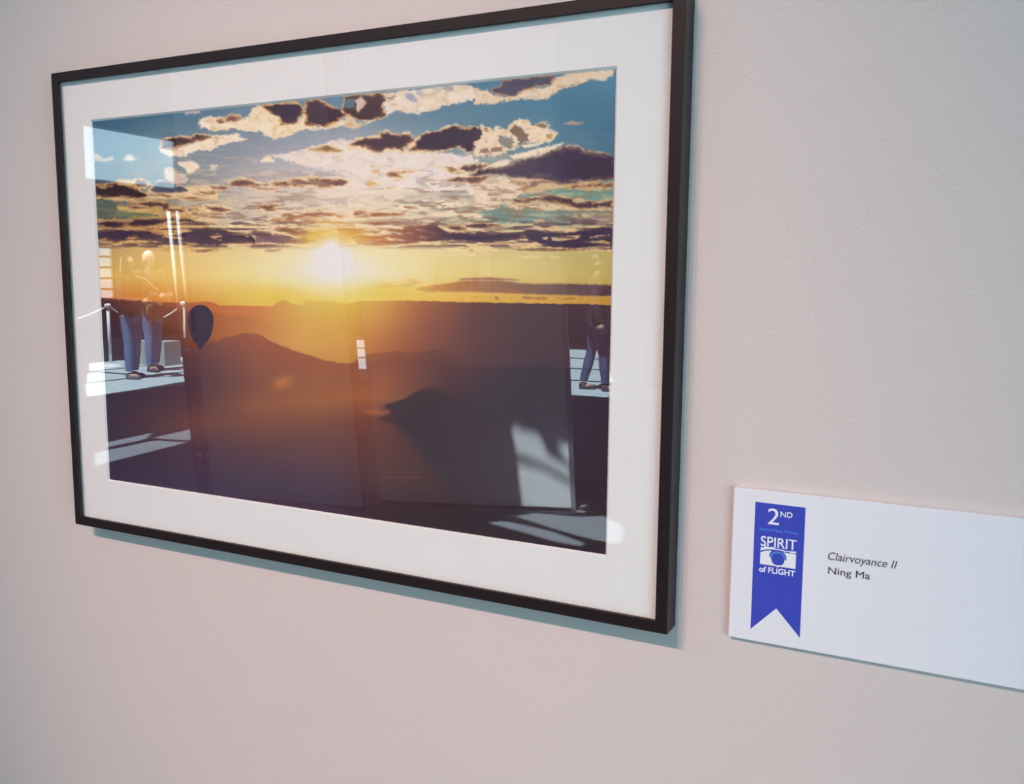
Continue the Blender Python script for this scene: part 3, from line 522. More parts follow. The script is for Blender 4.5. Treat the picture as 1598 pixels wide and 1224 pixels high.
# ceiling with added openings, shaped to throw the sun patches on floor and panels
def up(p, z=0.0):                                # point of the ceiling from which the sun reaches (x, y, z)
    t = (CZ-z)/-SUN.z; return (p[0]-SUN.x*t, p[1]-SUN.y*t)
FLOOR_PATCHES = [
    [(-1.563, -4.01), (-1.515, -4.097), (-1.397, -4.078), (-1.162, -4.027), (-.897, -3.896), (-.898, -3.827), (-1.083, -3.85), (-1.328, -3.939)],
    [(-1.492, -4.227), (-1.428, -4.348), (-1.16, -4.40), (-1.01, -4.494), (-.80, -4.30), (-.72, -3.97), (-.894, -3.986), (-1.128, -4.065), (-1.393, -4.182)],
    [(-1.569, -4.513), (-1.412, -4.548), (-1.249, -4.564), (-1.15, -4.55), (-1.15, -4.51), (-1.522, -4.395)],
    [(-1.618, -4.599), (-1.451, -4.636), (-1.42, -4.622), (-1.387, -4.600), (-1.278, -4.610), (-1.20, -4.60), (-1.20, -4.584), (-1.256, -4.582), (-1.413, -4.564), (-1.576, -4.538)],
    [(-1.340, -4.645), (-1.20, -4.700), (-1.20, -4.630), (-1.267, -4.622)],
    [(-3.715, -4.13), (-3.612, -4.13), (-3.70, -4.49), (-3.81, -4.49)],
    [(-5.04, -4.02), (-5.18, -5.10), (-5.50, -5.02), (-5.48, -4.38)],
    [(-5.26, -5.16), (-5.34, -6.2), (-5.74, -6.2), (-5.62, -5.10)],
    [(-5.60, -4.6), (-5.62, -5.02), (-5.84, -5.3), (-5.78, -4.72)],
    [(-8.58, -6.75), (-8.66, -7.54), (-8.9, -9.0), (-9.75, -9.0), (-9.75, -7.65)],
    [(-9.0, -9.12), (-9.15, -11.2), (-9.75, -11.2), (-9.75, -9.12)],
    [(-9.85, -7.75), (-9.85, -8.7), (-10.9, -8.75), (-10.9, -8.6)],
    [(-9.85, -8.85), (-9.85, -11.3), (-11.0, -11.3), (-11.0, -8.85)],
    [(-11.1, -8.8), (-11.1, -10.3), (-12.2, -10.3), (-12.2, -9.65)],
    [(-11.1, -10.5), (-11.1, -11.9), (-11.8, -11.9), (-11.8, -10.5)],
    [(-3.0, -9.88), (-3.9, -9.84), (-4.4, -11.4), (-3.5, -11.4)],
    [(-3.54, -11.52), (-4.5, -11.52), (-5.0, -13.0), (-4.15, -13.0)],
    [(-4.2, -13.15), (-5.1, -13.15), (-5.7, -14.8), (-4.85, -14.8)],
    [(-4.92, -14.98), (-5.9, -14.98), (-6.6, -16.8), (-5.6, -16.8)],
    [(-8.3, -11.3), (-7.5, -11.2), (-8.6, -12.8), (-9.4, -12.8)],
    [(-9.55, -13.0), (-8.75, -13.0), (-9.9, -14.6), (-10.7, -14.6)],
    [(-10.9, -14.85), (-10.1, -14.85), (-11.4, -16.7), (-12.2, -16.7)],
]
PATCH_HOLES = [[up(p) for p in poly] for poly in FLOOR_PATCHES]
cu = bpy.data.curves.new('ceiling', 'CURVE'); cu.dimensions = '2D'; cu.fill_mode = 'BOTH'; cu.extrude = .004
X0c, X1c, Y0c, Y1c = XW_-.2, XE+.2, YS-.2, .15
big = [(X0c, Y0c), (X1c, Y0c), (X1c, Y1c), (X0c, Y1c)]
inside = []; 
def clipY(poly, ymax, xmin):
    for ax, lim, sgn in ((1, ymax, 1), (0, xmin, -1)):
        outp = []
        for i in range(len(poly)):
            a, b = poly[i], poly[(i+1) % len(poly)]; ia = (a[ax]-lim)*sgn <= 0; ib = (b[ax]-lim)*sgn <= 0
            if ia: outp.append(a)
            if ia != ib:
                t = (lim-a[ax])/(b[ax]-a[ax]); outp.append((a[0]+t*(b[0]-a[0]), a[1]+t*(b[1]-a[1])))
        poly = outp
        if len(poly) < 3: return []
    return poly
for poly in [big]+[q for q in (clipY(s, -.05, XW_+.05) for s in PATCH_HOLES) if q]:
    sp = cu.splines.new('POLY'); sp.points.add(len(poly)-1); sp.use_cyclic_u = True
    for i, (x, y) in enumerate(poly): sp.points[i].co = (x, y, 0, 1)
t = bpy.data.objects.new('t', cu); COL.objects.link(t); dg = bpy.context.evaluated_depsgraph_get(); me = bpy.data.meshes.new_from_object(t.evaluated_get(dg)); bpy.data.objects.remove(t)
me.materials.clear(); ce = link('ceiling', me, M_ceil, None, (0, 0, CZ+.004)); ce['kind'] = 'structure'
# ---------------------------------------------------------------- framed photograph
FW, FH, FD, FM = .72140, .51463, .02393, .01040
def WZ(z): return ZT+z
pic = empty('framed_photograph', (FW/2, 0, ZT-FH))
tag(pic, 'large sunset photograph with white mat in a slim black frame, on the beige wall', 'picture')
PO = -Vector(pic.location)
prof = [(0, 0), (0, -FD+.0006), (.0006, -FD), (FM-.0004, -FD), (FM, -FD+.0004), (FM, -FD+.0034), (FM-.004, -FD+.0034), (FM-.004, -.002), (FM-.004, 0)]   # (distance in from the outer edge, y)
cor = [((0, 0), (1, -1)), ((FW, 0), (-1, -1)), ((FW, -FH), (-1, 1)), ((0, -FH), (1, 1))]
for i in range(4):
    (ax, az), (da, db) = cor[i]; (bx, bz), (dc, dd) = cor[(i+1) % 4]
    bm = bmesh.new(); A = [bm.verts.new((ax+da*d, y, WZ(az+db*d))) for d, y in prof]; B = [bm.verts.new((bx+dc*d, y, WZ(bz+dd*d))) for d, y in prof]
    n = len(prof)
    for k in range(n): bm.faces.new((A[k], A[(k+1) % n], B[(k+1) % n], B[k]))
    bm.faces.new(A); bm.faces.new(B[::-1]); bm_obj('frame_rail', bm, M_frame, pic, loc=PO)
PX0, PX1, PZ0, PZ1 = .05392, .66346, -.05475, -.45635
yg0, yg1 = -FD+.0035, -FD+.0054          # glazing front and back
# mat board with a bevelled window
M_mat = mat('mat_board', (.762, .81, .815), .85, noise=(500, .012), bump=(900, .1, .0002))
MF, MB = -FD+.0056, -FD+.0074
PAPER = -FD+.0075
bm = bmesh.new(); e = .0018
def ring(x0, x1, z0, z1, y): return [bm.verts.new((x, y, WZ(z))) for x, z in ((x0, z0), (x1, z0), (x1, z1), (x0, z1))]
o1 = ring(.0066, FW-.0066, -.0066, -FH+.0066, MF); i1 = ring(PX0-e, PX1+e, PZ0+e, PZ1-e, MF); i2 = ring(PX0, PX1, PZ0, PZ1, MB); o2 = ring(.0066, FW-.0066, -.0066, -FH+.0066, MB)
for a, b in ((o1, i1), (i1, i2), (i2, o2), (o2, o1)):
    for k in range(4): bm.faces.new((a[k], a[(k+1) % 4], b[(k+1) % 4], b[k]))
bm_obj('mat_board', bm, M_mat, pic, loc=PO)
# the printed sheet: its picture is stored as colours of a fine grid of the paper
NX, NY = 1100, 725
x = np.linspace(PX0-.004, PX1+.004, NX); z = np.linspace(PZ0+.004, PZ1-.004, NY); XX, ZZ = np.meshgrid(x, z)
P3 = np.stack([XX.ravel(), np.full(XX.size, PAPER), ZT+ZZ.ravel()], 1)
Rm = np.array(EUL.to_matrix()); q = (P3-np.array(CAM))@Rm
U = 799+FPX*q[:, 0]/-q[:, 2]; V = 612-FPX*q[:, 1]/-q[:, 2]    # the artwork was drawn over a photograph of the sheet: these are that drawing's coordinates
rgb = paint(U, V)
lr = np.where(rgb <= .04045, rgb/12.92, ((rgb+.055)/1.055)**2.4)
lr = np.clip((lr-np.array((.009, .008, .011)))/np.array((.93, .855, .88)), .002, .92)
me = bpy.data.meshes.new('photo_print'); nv = NX*NY
me.vertices.add(nv); me.vertices.foreach_set('co', P3.astype(np.float32).ravel())
idx = np.arange(nv).reshape(NY, NX); qd = np.stack([idx[:-1, :-1], idx[1:, :-1], idx[1:, 1:], idx[:-1, 1:]], -1).reshape(-1, 4)
nf = len(qd); me.loops.add(nf*4); me.loops.foreach_set('vertex_index', qd.ravel().astype(np.int32))
me.polygons.add(nf); me.polygons.foreach_set('loop_start', np.arange(nf, dtype=np.int32)*4)
try: me.polygons.foreach_set('loop_total', np.full(nf, 4, dtype=np.int32))
except Exception: pass
me.update(calc_edges=True)
ca = me.color_attributes.new('ink', 'FLOAT_COLOR', 'POINT'); ca.data.foreach_set('color', np.concatenate([lr, np.ones((nv, 1))], 1).astype(np.float32).ravel())
m = bpy.data.materials.new('printed_paper'); m.use_nodes = True; nt = m.node_tree; b = nt.nodes['Principled BSDF']; b.inputs['Roughness'].default_value = .6; b.inputs['Specular IOR Level'].default_value = .15
at = nt.nodes.new('ShaderNodeAttribute'); at.attribute_name = 'ink'
nz = nt.nodes.new('ShaderNodeTexNoise'); nz.inputs['Scale'].default_value = 350; tcn = nt.nodes.new('ShaderNodeTexCoord'); mr = nt.nodes.new('ShaderNodeMapRange'); mr.inputs['To Min'].default_value = .97; mr.inputs['To Max'].default_value = 1.03
sm = nt.nodes.new('ShaderNodeVectorMath'); sm.operation = 'SCALE'
nt.links.new(tcn.outputs['Object'], nz.inputs['Vector']); nt.links.new(nz.outputs['Fac'], mr.inputs['Value']); nt.links.new(at.outputs['Color'], sm.inputs[0]); nt.links.new(mr.outputs[0], sm.inputs['Scale']); nt.links.new(sm.outputs[0], b.inputs['Base Color'])
link('photo_print', me, m, pic, PO)
bm = bmesh.new(); box(bm, .0066, FW-.0066, PAPER+.0003, PAPER+.0053, WZ(-FH+.0066), WZ(-.0066)); bm_obj('backing_board', bm, mat('backing_card', (.45, .40, .33), .9), pic, loc=PO)
# glazing: clear sheet, mirrors a few per cent of the room at each face
m = bpy.data.materials.new('picture_glass'); m.use_nodes = True; nt = m.node_tree; nt.nodes.clear()
out = nt.nodes.new('ShaderNodeOutputMaterial'); tr = nt.nodes.new('ShaderNodeBsdfTransparent'); gl = nt.nodes.new('ShaderNodeBsdfGlossy'); mx = nt.nodes.new('ShaderNodeMixShader'); gl.inputs['Roughness'].default_value = 0.0
ge = nt.nodes.new('ShaderNodeNewGeometry'); dt = nt.nodes.new('ShaderNodeVectorMath'); dt.operation = 'DOT_PRODUCT'
def mth(op, a, b=None):
    n = nt.nodes.new('ShaderNodeMath'); n.operation = op
    for k, v in enumerate((a, b)):
        if v is None: continue
        if isinstance(v, (int, float)): n.inputs[k].default_value = v
        else: nt.links.new(v, n.inputs[k])
    return n.outputs[0]
nt.links.new(ge.outputs['Normal'], dt.inputs[0]); nt.links.new(ge.outputs['Incoming'], dt.inputs[1])
c1 = mth('SUBTRACT', 1.0, mth('ABSOLUTE', dt.outputs['Value'])); fr = mth('ADD', mth('MULTIPLY', mth('POWER', c1, 5.0), .95), .045)
nt.links.new(fr, mx.inputs[0]); nt.links.new(tr.outputs[0], mx.inputs[1]); nt.links.new(gl.outputs[0], mx.inputs[2]); nt.links.new(mx.outputs[0], out.inputs[0])
bm = bmesh.new(); box(bm, .0064, FW-.0064, yg0, yg1, WZ(-FH+.0064), WZ(-.0064)); bm_obj('glazing', bm, m, pic, loc=PO)
# ---------------------------------------------------------------- title card
QX, QZ0, QZ1, QT = .76806, -.38804, -.51350, .0052
card = empty('title_card', (QX+.127, 0, WZ(QZ1))); tag(card, 'white foam board title card with blue second place ribbon, right of the frame', 'sign')
CO = -Vector(card.location)
M_card = mat('card_face', (.70, .75, .82), .6, spec=.25)
bm = bmesh.new(); box(bm, QX, QX+.254, -QT, -.0002, WZ(QZ1), WZ(QZ0), .0003); bm_obj('board', bm, M_card, card, loc=CO)
M_blue = mat('ribbon_blue', lin((60, 74, 182)), .5, spec=.2); M_ink = mat('black_ink', (.035, .035, .06), .6); M_wht = mat('white_ink', (.72, .80, .84), .6); M_teal = mat('teal_ink', lin((70, 140, 200)), .6)
ys = -QT-.0001
bm = bmesh.new(); prism(bm, [(.7853, WZ(-.3979)), (.8240, WZ(-.3981)), (.8245, WZ(-.5041)), (.8053, WZ(-.4831)), (.7857, WZ(-.5039))], -QT+.0001, ys)
rb = bm_obj('ribbon', bm, M_blue, card, loc=CO); rb['label'] = 'blue printed ribbon with swallowtail end'
K = -QT+.0002; 
def T_(name, body, x0, x1, zb, zt, m, par, y=ys, **k):
    o = text_on_wall(name, body, x0/1000, x1/1000, WZ(zb/1000), WZ(zt/1000), y, m, None, **k)
    o.parent = par; o.matrix_parent_inverse = Matrix(); 
    o.location = Vector((0, 0, 0)) if par is rb else CO
    return o
T_('place_number', '2', 795.5, 804.4, -414.7, -401.9, M_wht, rb, bold=.00006)
T_('place_suffix', 'ND', 805.3, 814.3, -407.6, -403.4, M_wht, rb, bold=.00012)
T_('place_line', 'Second Place Winner', 788.9, 819.8, -420.4, -418.3, M_teal, rb, shear=.2, bold=.00004)
T_('spirit_lettering', 'SPIRIT', 790.9, 818.5, -433.2, -425.2, M_wht, rb, bold=.00016)
T_('of_flight_lettering', 'of FLIGHT', 790.6, 818.4, -454.6, -450.2, M_wht, rb, bold=.00022)
# the camera emblem between the words
def mm(pts): return [(a/1000, WZ(b/1000)) for a, b in pts]
bm = bmesh.new(); y0, y1 = ys+.00002, ys-.00010
prism(bm, mm([(791.0, -438.6), (794.5, -437.0), (798.6, -436.2), (799.6, -436.4), (798.2, -438.6), (797.9, -441.2), (799.5, -441.9), (799.9, -444.4), (801.6, -447.0), (803.4, -448.4), (791.0, -448.3)]), y0, y1)
prism(bm, mm([(818.6, -436.6), (818.6, -448.4), (806.4, -448.4), (808.4, -446.8), (809.6, -444.6), (810.0, -442.4), (811.5, -442.4), (811.2, -439.6), (810.0, -437.4), (808.6, -436.2), (812, -436.4)]), y0, y1)
prism(bm, mm([(803.4, -448.38), (801.6, -447.0), (804.8, -447.6), (808.4, -446.8), (806.4, -448.38), (804.9, -449.4)]), y0, y1)
prism(bm, mm([(790.8, -437.3), (791.2, -434.2), (793.0, -434.6), (794.6, -433.0), (797.0, -433.8), (799.9, -432.9), (803.0, -434.2), (806, -434.0), (810.5, -434.8), (818.5, -434.2), (818.5, -435.9), (814.4, -436.0), (812.6, -435.2), (810.6, -435.6), (806, -434.9), (800.6, -435.0), (796.0, -435.5), (792.6, -436.6)]), y0, y1)
eo = bm_obj('camera_emblem', bm, M_wht, rb)
bm = bmesh.new(); pts = []
for k in range(15): a = math.radians(184-k*188/14); pts.append((804.6+6.0*math.cos(a), -441.6+5.4*math.sin(a)))
for k in range(15): a = math.radians(-4+k*188/14); pts.append((804.6+4.7*math.cos(a), -441.6+4.2*math.sin(a)))
prism(bm, mm(pts), ys+.00002, ys-.00013); arc = bm_obj('lens_arc', bm, M_teal, eo)
T_('title_line', 'Clairvoyance II', 842.5, 892.0, -436.9, -430.9, M_ink, card, shear=.22)
T_('artist_line', 'Ning Ma', 843.2, 873.6, -448.2, -442.8, M_ink, card, bold=.00004)
# ---------------------------------------------------------------- track lights on the ceiling, aimed at the picture
WARM = (1.0, .64, .55)
def track_light(x, aim, e, label):
    t = empty('track_light', (x, -3.9, TZ-.032)); tag(t, label, 'lamp', 'warm track lights above the gallery wall')
    bm = bmesh.new(); box(bm, -.06, .06, -.02, .02, -.045, 0, .004); bm_obj('track_adapter', bm, M_black, t)
    bm = bmesh.new(); tube(bm, [(0, 0, -.04), (0, 0, -.17)], .008, 10); bm_obj('stem', bm, M_black, t)
    head = Vector((0, 0, -.21)); d = (Vector(aim)-(Vector((x, -3.9, TZ))+head)).normalized(); s = d.orthogonal().normalized(); u = d.cross(s)
    bm = bmesh.new(); rings = []
    prof = [(.0, -.09), (.035, -.088), (.045, -.07), (.048, .07), (.046, .07), (.040, .0), (.0, -.02)]
    for r, l in prof: rings.append([bm.verts.new(head+d*l+(s*math.cos(2*math.pi*k/24)+u*math.sin(2*math.pi*k/24))*max(r, .0005)) for k in range(24)])
    for i in range(len(rings)-1):
        for k in range(24): bm.faces.new((rings[i][k], rings[i][(k+1) % 24], rings[i+1][(k+1) % 24], rings[i+1][k]))
    bm_obj('lamp_head', bm, M_black, t, smooth=True)
    l = bpy.data.lights.new('lamp_beam', 'SPOT'); l.energy = e; l.color = WARM; l.spot_size = math.radians(20.5); l.spot_blend = 1.0; l.shadow_soft_size = .03
    lo_ = bpy.data.objects.new('lamp_beam', l); COL.objects.link(lo_); lo_.parent = t; lo_.location = head+d*.075; lo_.rotation_euler = d.to_track_quat('-Z', 'Y').to_euler()
    return t
track_light(-.75, (.28, 0, 1.20), 380, 'black track spotlight, nearest of three to the far stanchions')
track_light(-.20, (.36, 0, 1.18), 390, 'black track spotlight, middle one of the three')
track_light(.33, (.55, 0, 1.20), 330, 'black track spotlight, nearest of three to the east window')
lt = empty('lighting_track', (.1, -3.9, TZ)); LO = -Vector(lt.location)
bm = bmesh.new(); box(bm, -2.2, 2.4, -3.92, -3.88, TZ-.03, TZ, .002); bm_obj('track_rail', bm, M_black, lt, loc=LO)
for x in (-2.0, .1, 2.2):
    bm = bmesh.new(); tube(bm, [(x, -3.9, TZ), (x, -3.9, CZ)], .008, 8); bm_obj('suspension_rod', bm, M_black, lt, smooth=True, loc=LO)
tag(lt, 'black lighting track hung on rods, carrying three spotlights', 'lighting track')
# ---------------------------------------------------------------- free-standing display panels behind the camera
def display_panel(p0, p1, h, label, rails, lean):
    p0 = Vector((*p0, 0)); p1 = Vector((*p1, 0)); L = (p1-p0).length; a = math.atan2(p1.y-p0.y, p1.x-p0.x)
    t = empty('partition_screen', p0, a); tag(t, label, 'display panel', 'free-standing display panels in the hall')
    bm = bmesh.new(); box(bm, .08 if rails else .03, L-.03, -.05, 0, .03, h, .003); bm_obj('fabric_face', bm, M_panel, t)
    for x_ in ((L-.03,) if rails else (0, L-.03)):
        bm = bmesh.new(); box(bm, x_, x_+.03, -.06, .008, 0, h+.01, .003); bm_obj('edge_post', bm, M_chrome if not rails else mat('dark_post', (.06, .06, .065), .5), t)
    bm = bmesh.new(); box(bm, .03, L-.03, -.055, .005, .0, .03, .002); bm_obj('base_rail', bm, M_black, t)
    for x_ in (.12, L-.18):
        bm = bmesh.new(); box(bm, x_, x_+.05, -.32, -.055, 0, .02, .004); bm_obj('foot', bm, M_black, t)
    if rails:
        for dx in (-.01, .058):
            bm = bmesh.new(); tube(bm, [(dx, .03, 1.07), (dx, .03, 1.89)], .012, 12); r = bm_obj('sunlit_tube', bm, M_white, t, smooth=True); r['label'] = 'white upright tube added for the sunlit stretch of the panel end'
            bm = bmesh.new(); tube(bm, [(dx, .03, 0), (dx, .03, 1.07)], .012, 12); r = bm_obj('shaded_tube', bm, M_black, t, smooth=True)  # black lower length stands for the panel end out of the sun
        bm = bmesh.new(); box(bm, -.03, .08, -.05, .012, 0, 1.07, .003); r = bm_obj('end_post', bm, mat('dark_post_cover', (.10, .105, .11), .6), t); r['label'] = 'dark lower end post'
        for zz in (2.4, 1.0, .3):
            bm = bmesh.new(); box(bm, -.02, .10, -.01, .028, zz-.01, zz+.01); bm_obj('tube_clip', bm, M_chrome, t)
    for o in t.children:
        for v in o.data.vertices: v.co.x -= lean*v.co.z
    return t, a
pA, aA = display_panel((-3.55, -3.67), (-2.38, -3.90), 3.1, 'grey fabric display panel with two white tubes on its end', True, .08)
pB, aB = display_panel((-2.44, -4.08), (-1.20, -4.50), 3.1, 'grey fabric display panel with the sunlit window patch', False, .06)
def panel_picture(p, x0, x1, z0, z1, label, art, fr):
    """framed print hung on a panel; p is the panel, x along it"""
    M_ = p.matrix_world if False else Matrix.Translation(p.location) @ Matrix.Rotation(p.rotation_euler.z, 4, 'Z')
    t = empty('small_framed_print', M_ @ Vector(((x0+x1)/2, .002, z0)), p.rotation_euler.z); tag(t, label, 'picture', 'framed prints on the display panels')
    w = (x1-x0)/2; h = z1-z0; f_ = .012
    bm = bmesh.new()
    for b_ in ((-w, w, 0, f_), (-w, w, h-f_, h), (-w, -w+f_, f_, h-f_), (w-f_, w, f_, h-f_)): box(bm, b_[0], b_[1], .0, .022, b_[2], b_[3])
    bm_obj('frame', bm, fr, t)
    bm = bmesh.new(); box(bm, -w+f_, w-f_, .002, .012, f_, h-f_); bm_obj('mat_board', bm, M_mat, t)
    bm = bmesh.new(); box(bm, -w*.62, w*.62, .012, .0128, h*.22, h*.80); bm_obj('print', bm, art, t)
panel_picture(pA, .50, .86, 1.24, 1.64, 'pale framed print hung on the panel with white tubes', mat('pale_print', (.62, .60, .58), .6, noise=(6, .25)), M_white)
panel_picture(pB, .31, .77, 1.33, 1.68, 'framed print hung on the sunlit display panel', mat('warm_print', (.50, .40, .34), .6, noise=(5, .3)), M_chrome)
# ---------------------------------------------------------------- stanchions and chain
def stanchion(x, y, label):
    t = empty('stanchion', (x, y, 0)); tag(t, label, 'stanchion', 'white rope stanchions in the hall')
    bm = bmesh.new(); lathe(bm, [(.17, 0), (.17, .012), (.15, .03), (.05, .05), (.03, .055)]); bm_obj('base', bm, M_white, t, smooth=False)
    bm = bmesh.new(); tube(bm, [(0, 0, .05), (0, 0, .98)], .025, 16); bm_obj('post', bm, M_white, t, smooth=True)
    bm = bmesh.new(); lathe(bm, [(.03, .97), (.052, .975), (.055, 1.0), (.04, 1.02), (.01, 1.025)]); bm_obj('cap', bm, M_white, t)
    return t
ST = [(-11.37, -9.41), (-11.40, -11.01), (-13.2, -8.3)]
stanchion(*ST[0], 'white stanchion beside the two standing visitors'); stanchion(*ST[1], 'white stanchion beyond the grey display box'); stanchion(*ST[2], 'white stanchion nearest the west windows')
def rope(a, b, sag, label):
    bm = bmesh.new(); a = Vector((*a, .96)); b = Vector((*b, .96)); d = (b-a).normalized(); a = a+d*.05; b = b-d*.05
    tube(bm, [a.lerp(b, k/20)-Vector((0, 0, sag*4*(k/20)*(1-k/20))) for k in range(21)], .014, 8); tag(bm_obj('barrier_rope', bm, M_white, smooth=True), label, 'rope', 'white ropes hung between stanchions')
rope(ST[2], ST[0], .28, 'white barrier rope drooping toward the west windows'); rope(ST[0], ST[1], .25, 'white barrier rope between the two nearer stanchions')
bm = bmesh.new(); box(bm, -11.5, -10.75, -10.3, -9.95, 0, .40, .01); t = bm_obj('display_box', bm, mat('box_grey', (.35, .37, .36), .7)); tag(t, 'low grey box on the floor behind the visitors', 'box')
# ---------------------------------------------------------------- people
SKIN = mat('skin', (.50, .30, .22), .55); 
def person(loc, rz, label, coat, jeans, shoe, hairc, hands='front', stride=.18, scale=1.0, hair='short'):
    """faces +x before rotation"""
    t = empty('person', loc, rz); t.scale = (scale,)*3; tag(t, label, 'person', 'visitors standing in the hall')
    V_ = Vector
    hipz, knee, ank = .93, .50, .085
    legs = []
    for s in (-1, 1):
        fx = stride*s*.5; legs.append([V_((0, .10*s, hipz)), V_((.02+fx*.55, .105*s, knee)), V_((fx-.01, .11*s, ank))])
    sh = [V_((.0, .195*s, 1.455)) for s in (-1, 1)]
    arms = []
    for k, s in enumerate((-1, 1)):
        if hands == 'front': el = V_((.10, .265*s, 1.16)); wr = V_((.31, .10*s, 1.13))
        else: el = V_((-.03, .275*s, 1.16)); wr = V_((.05, .29*s, .90))
        arms.append((sh[k], el, wr))
    def limbs(bm, g, gl, torso=True, leg=True, arm=True):
        if torso:
            tube(bm, [(0, 0, .90), (0, 0, 1.02), (.01, 0, 1.12), (.015, 0, 1.26), (.005, 0, 1.38), (-.005, 0, 1.46), (-.01, 0, 1.50)], [.165+g, .16+g, .155+g, .175+g, .19+g, .17+g, .09+g], 20, (V_((1, 0, 0)), .66))
            for k in range(2): ell(bm, sh[k]+V_((0, 0, -.01)), (.062+g, .06+g, .065+g))
        if leg:
            for a, b, c in legs: tube(bm, [a, a.lerp(b, .5), b, b.lerp(c, .35), c+V_((0, 0, .03))], [.090+gl, .074+gl, .053+gl, .056+gl, .040+gl], 14)
            ell(bm, (0, 0, .93), (.12+gl, .16+gl, .11+gl))
        if arm:
            for a, b, c in arms: tube(bm, [a, a.lerp(b, .5), b, b.lerp(c, .3), c], [.052+g, .048+g, .040+g, .040+g, .027+g], 12)
    bm = bmesh.new(); limbs(bm, 0, 0)
    tube(bm, [(-.015, 0, 1.47), (.0, 0, 1.53), (.012, 0, 1.58)], [.062, .056, .056], 14)
    ell(bm, (.005, 0, 1.675), (.098, .078, .115)); ell(bm, (.035, 0, 1.615), (.066, .058, .060)); ell(bm, (.085, 0, 1.578), (.020, .026, .018))
    tube(bm, [(.092, 0, 1.69), (.112, 0, 1.655), (.106, 0, 1.642)], [.010, .015, .012], 8)       # nose
    ell(bm, (.092, 0, 1.612), (.012, .026, .006)); ell(bm, (.094, 0, 1.602), (.011, .022, .006))  # lips
    ell(bm, (.088, 0, 1.702), (.014, .055, .008))                                                   # brow
    for s in (-1, 1): ell(bm, (.0, .079*s, 1.662), (.022, .010, .033))                               # ears
    for k, s in enumerate((-1, 1)):                                                                 # hands with five fingers
        a, b, c = arms[k]; d = (c-b).normalized(); side = V_((0, -s, 0)) if hands == 'front' else V_((1, 0, 0)); side = (side-d*side.dot(d)).normalized(); nrm = d.cross(side).normalized()
        if hands == 'front': side, nrm = nrm, side
        curl = nrm if nrm.dot(V_((0, -s, -.2))) > 0 else -nrm
        ell(bm, c+d*.05, (.046, .046, .046)); 
        for w_ in (-.02, .0, .02): tube(bm, [c+side*w_*.6, c+d*.085+side*w_*1.2], [.018, .017], 8)
        for j, (w_, ln) in enumerate(((-.032, .062), (-.011, .074), (.011, .070), (.031, .055))):
            p = c+d*.08+side*w_; q_ = p+d*ln*.5+curl*.008; r_ = q_+d*ln*.38+curl*.022; tube(bm, [p, q_, r_], [.0095, .009, .0078], 8)
        p = c+d*.025-side*.036; tube(bm, [p, p+d*.03-side*.022+curl*.012, p+d*.055-side*.024+curl*.026], [.012, .0105, .009], 8)
    for k, (a, b, c) in enumerate(legs): ell(bm, c+V_((.06, 0, -.04)), (.12, .042, .035))
    body_ = remeshed('body', bm, SKIN, .0055, t, 3)
    for s in (-1, 1):
        bm = bmesh.new(); ell(bm, (.091, .030*s, 1.681), (.0095, .0125, .0085)); bm_obj('eye', bm, mat('eye_dark', (.05, .04, .04), .3), t, smooth=True)
    bm = bmesh.new(); limbs(bm, .018, 0, True, False, True)
    tube(bm, [(0, 0, .91), (0, 0, .99), (0, 0, 1.06)], [.19, .188, .18], 20, (V_((1, 0, 0)), .70)); tube(bm, [(-.012, 0, 1.49), (-.008, 0, 1.535)], [.080, .070], 14)
    remeshed('jacket', bm, coat, .009, t, 3)
    bm = bmesh.new(); limbs(bm, 0, .014, False, True, False); remeshed('jeans', bm, jeans, .009, t, 3)
    for a, b, c in legs:
        bm = bmesh.new(); ell(bm, c+V_((.0, 0, -.035)), (.062, .046, .050)); ell(bm, c+V_((.10, 0, -.05)), (.095, .052, .036)); tube(bm, [c+V_((-.05, 0, -.07)), c+V_((.17, 0, -.07))], [.042, .045], 12, (V_((0, 0, 1)), .35)); remeshed('shoe', bm, shoe, .006, t, 2)
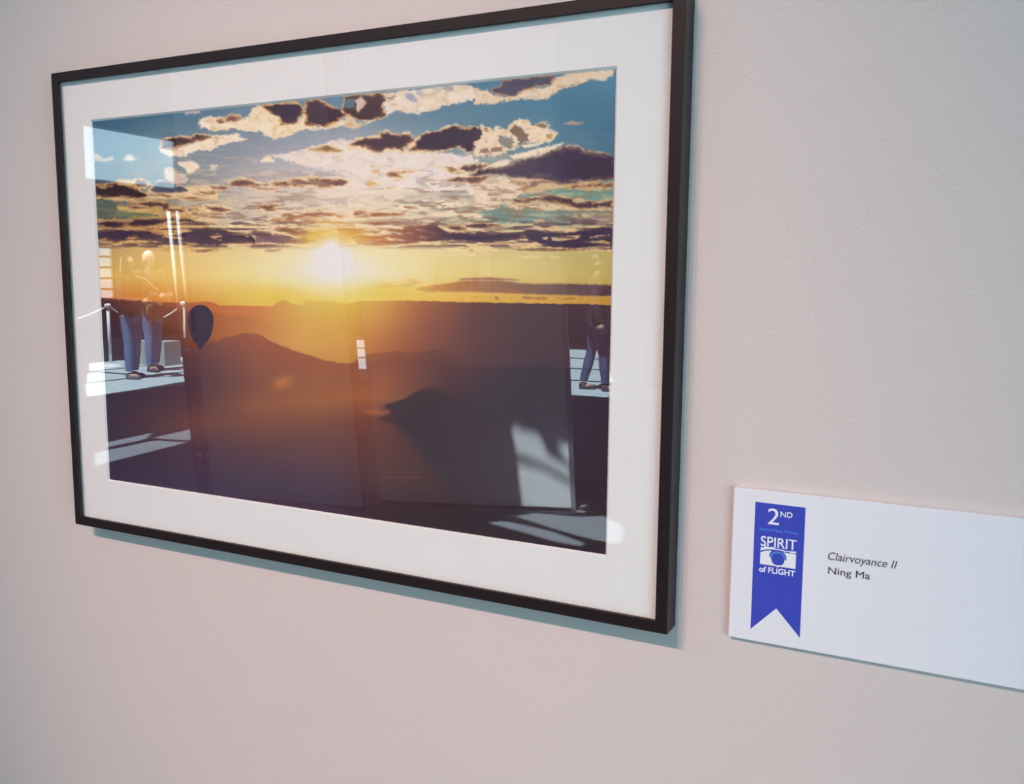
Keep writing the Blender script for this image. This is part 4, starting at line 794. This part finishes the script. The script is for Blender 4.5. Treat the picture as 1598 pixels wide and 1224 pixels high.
    bm = bmesh.new(); ell(bm, (-.014, 0, 1.700), (.098, .084, .104)); ell(bm, (-.045, 0, 1.655), (.064, .078, .085))
    if hair == 'long': tube(bm, [(-.05, 0, 1.66), (-.07, 0, 1.56), (-.085, 0, 1.44)], [.082, .085, .05], 14, (V_((1, 0, 0)), .5))
    remeshed('hair', bm, hairc, .006, t, 2)
    return t
C_dark = mat('dark_jacket', (.030, .026, .030), .8, noise=(30, .2)); C_brown = mat('brown_jacket', (.060, .042, .040), .8, noise=(30, .2)); J_blue = mat('blue_denim', (.10, .20, .40), .8, noise=(60, .25)); J_dark = mat('dark_denim', (.05, .085, .20), .8, noise=(60, .25))
S_dark = mat('dark_shoe', (.04, .035, .035), .5); S_grey = mat('grey_shoe', (.10, .11, .12), .6); H_grey = mat('grey_hair', (.62, .60, .58), .7); H_dark = mat('dark_hair', (.05, .035, .03), .6)
person((-9.75, -8.45, 0), math.radians(-8), 'person with long grey hair in blue jeans and dark top, carrying a tan bag', C_dark, J_blue, S_grey, H_grey, 'front', .10, .98, 'long')
person((-10.30, -9.32, 0), math.radians(4), 'tall person in dark jacket and jeans standing behind the one with the bag', C_brown, J_blue, S_dark, H_grey, 'front', .16, 1.03)
person((-3.42, -10.50, 0), math.radians(-20), 'person in black coat and blue jeans walking on the sunlit floor', C_dark, J_dark, S_dark, H_dark, 'side', .30, 1.0)
person((-2.92, -11.30, 0), math.radians(20.5), 'person in brown jacket farthest along the sunlit floor', C_brown, J_dark, S_grey, H_dark, 'side', .16, .97)
bag = empty('shoulder_bag', (-9.45, -8.62, .82), math.radians(-8)); tag(bag, 'tan shoulder bag hanging in front of the grey haired person', 'bag')
bm = bmesh.new(); box(bm, -.06, .06, -.12, .12, -.0, .26, .03); M_tan = mat('tan_leather', (.30, .19, .11), .6); bm_obj('bag_body', bm, M_tan, bag)
bm = bmesh.new(); tube(bm, [(0, -.11, .24), (-.02, -.10, .45), (-.14, .0, .60), (-.25, .10, .655)], .011, 8); bm_obj('strap', bm, mat('strap_pale', (.45, .38, .30), .7), bag, smooth=True)
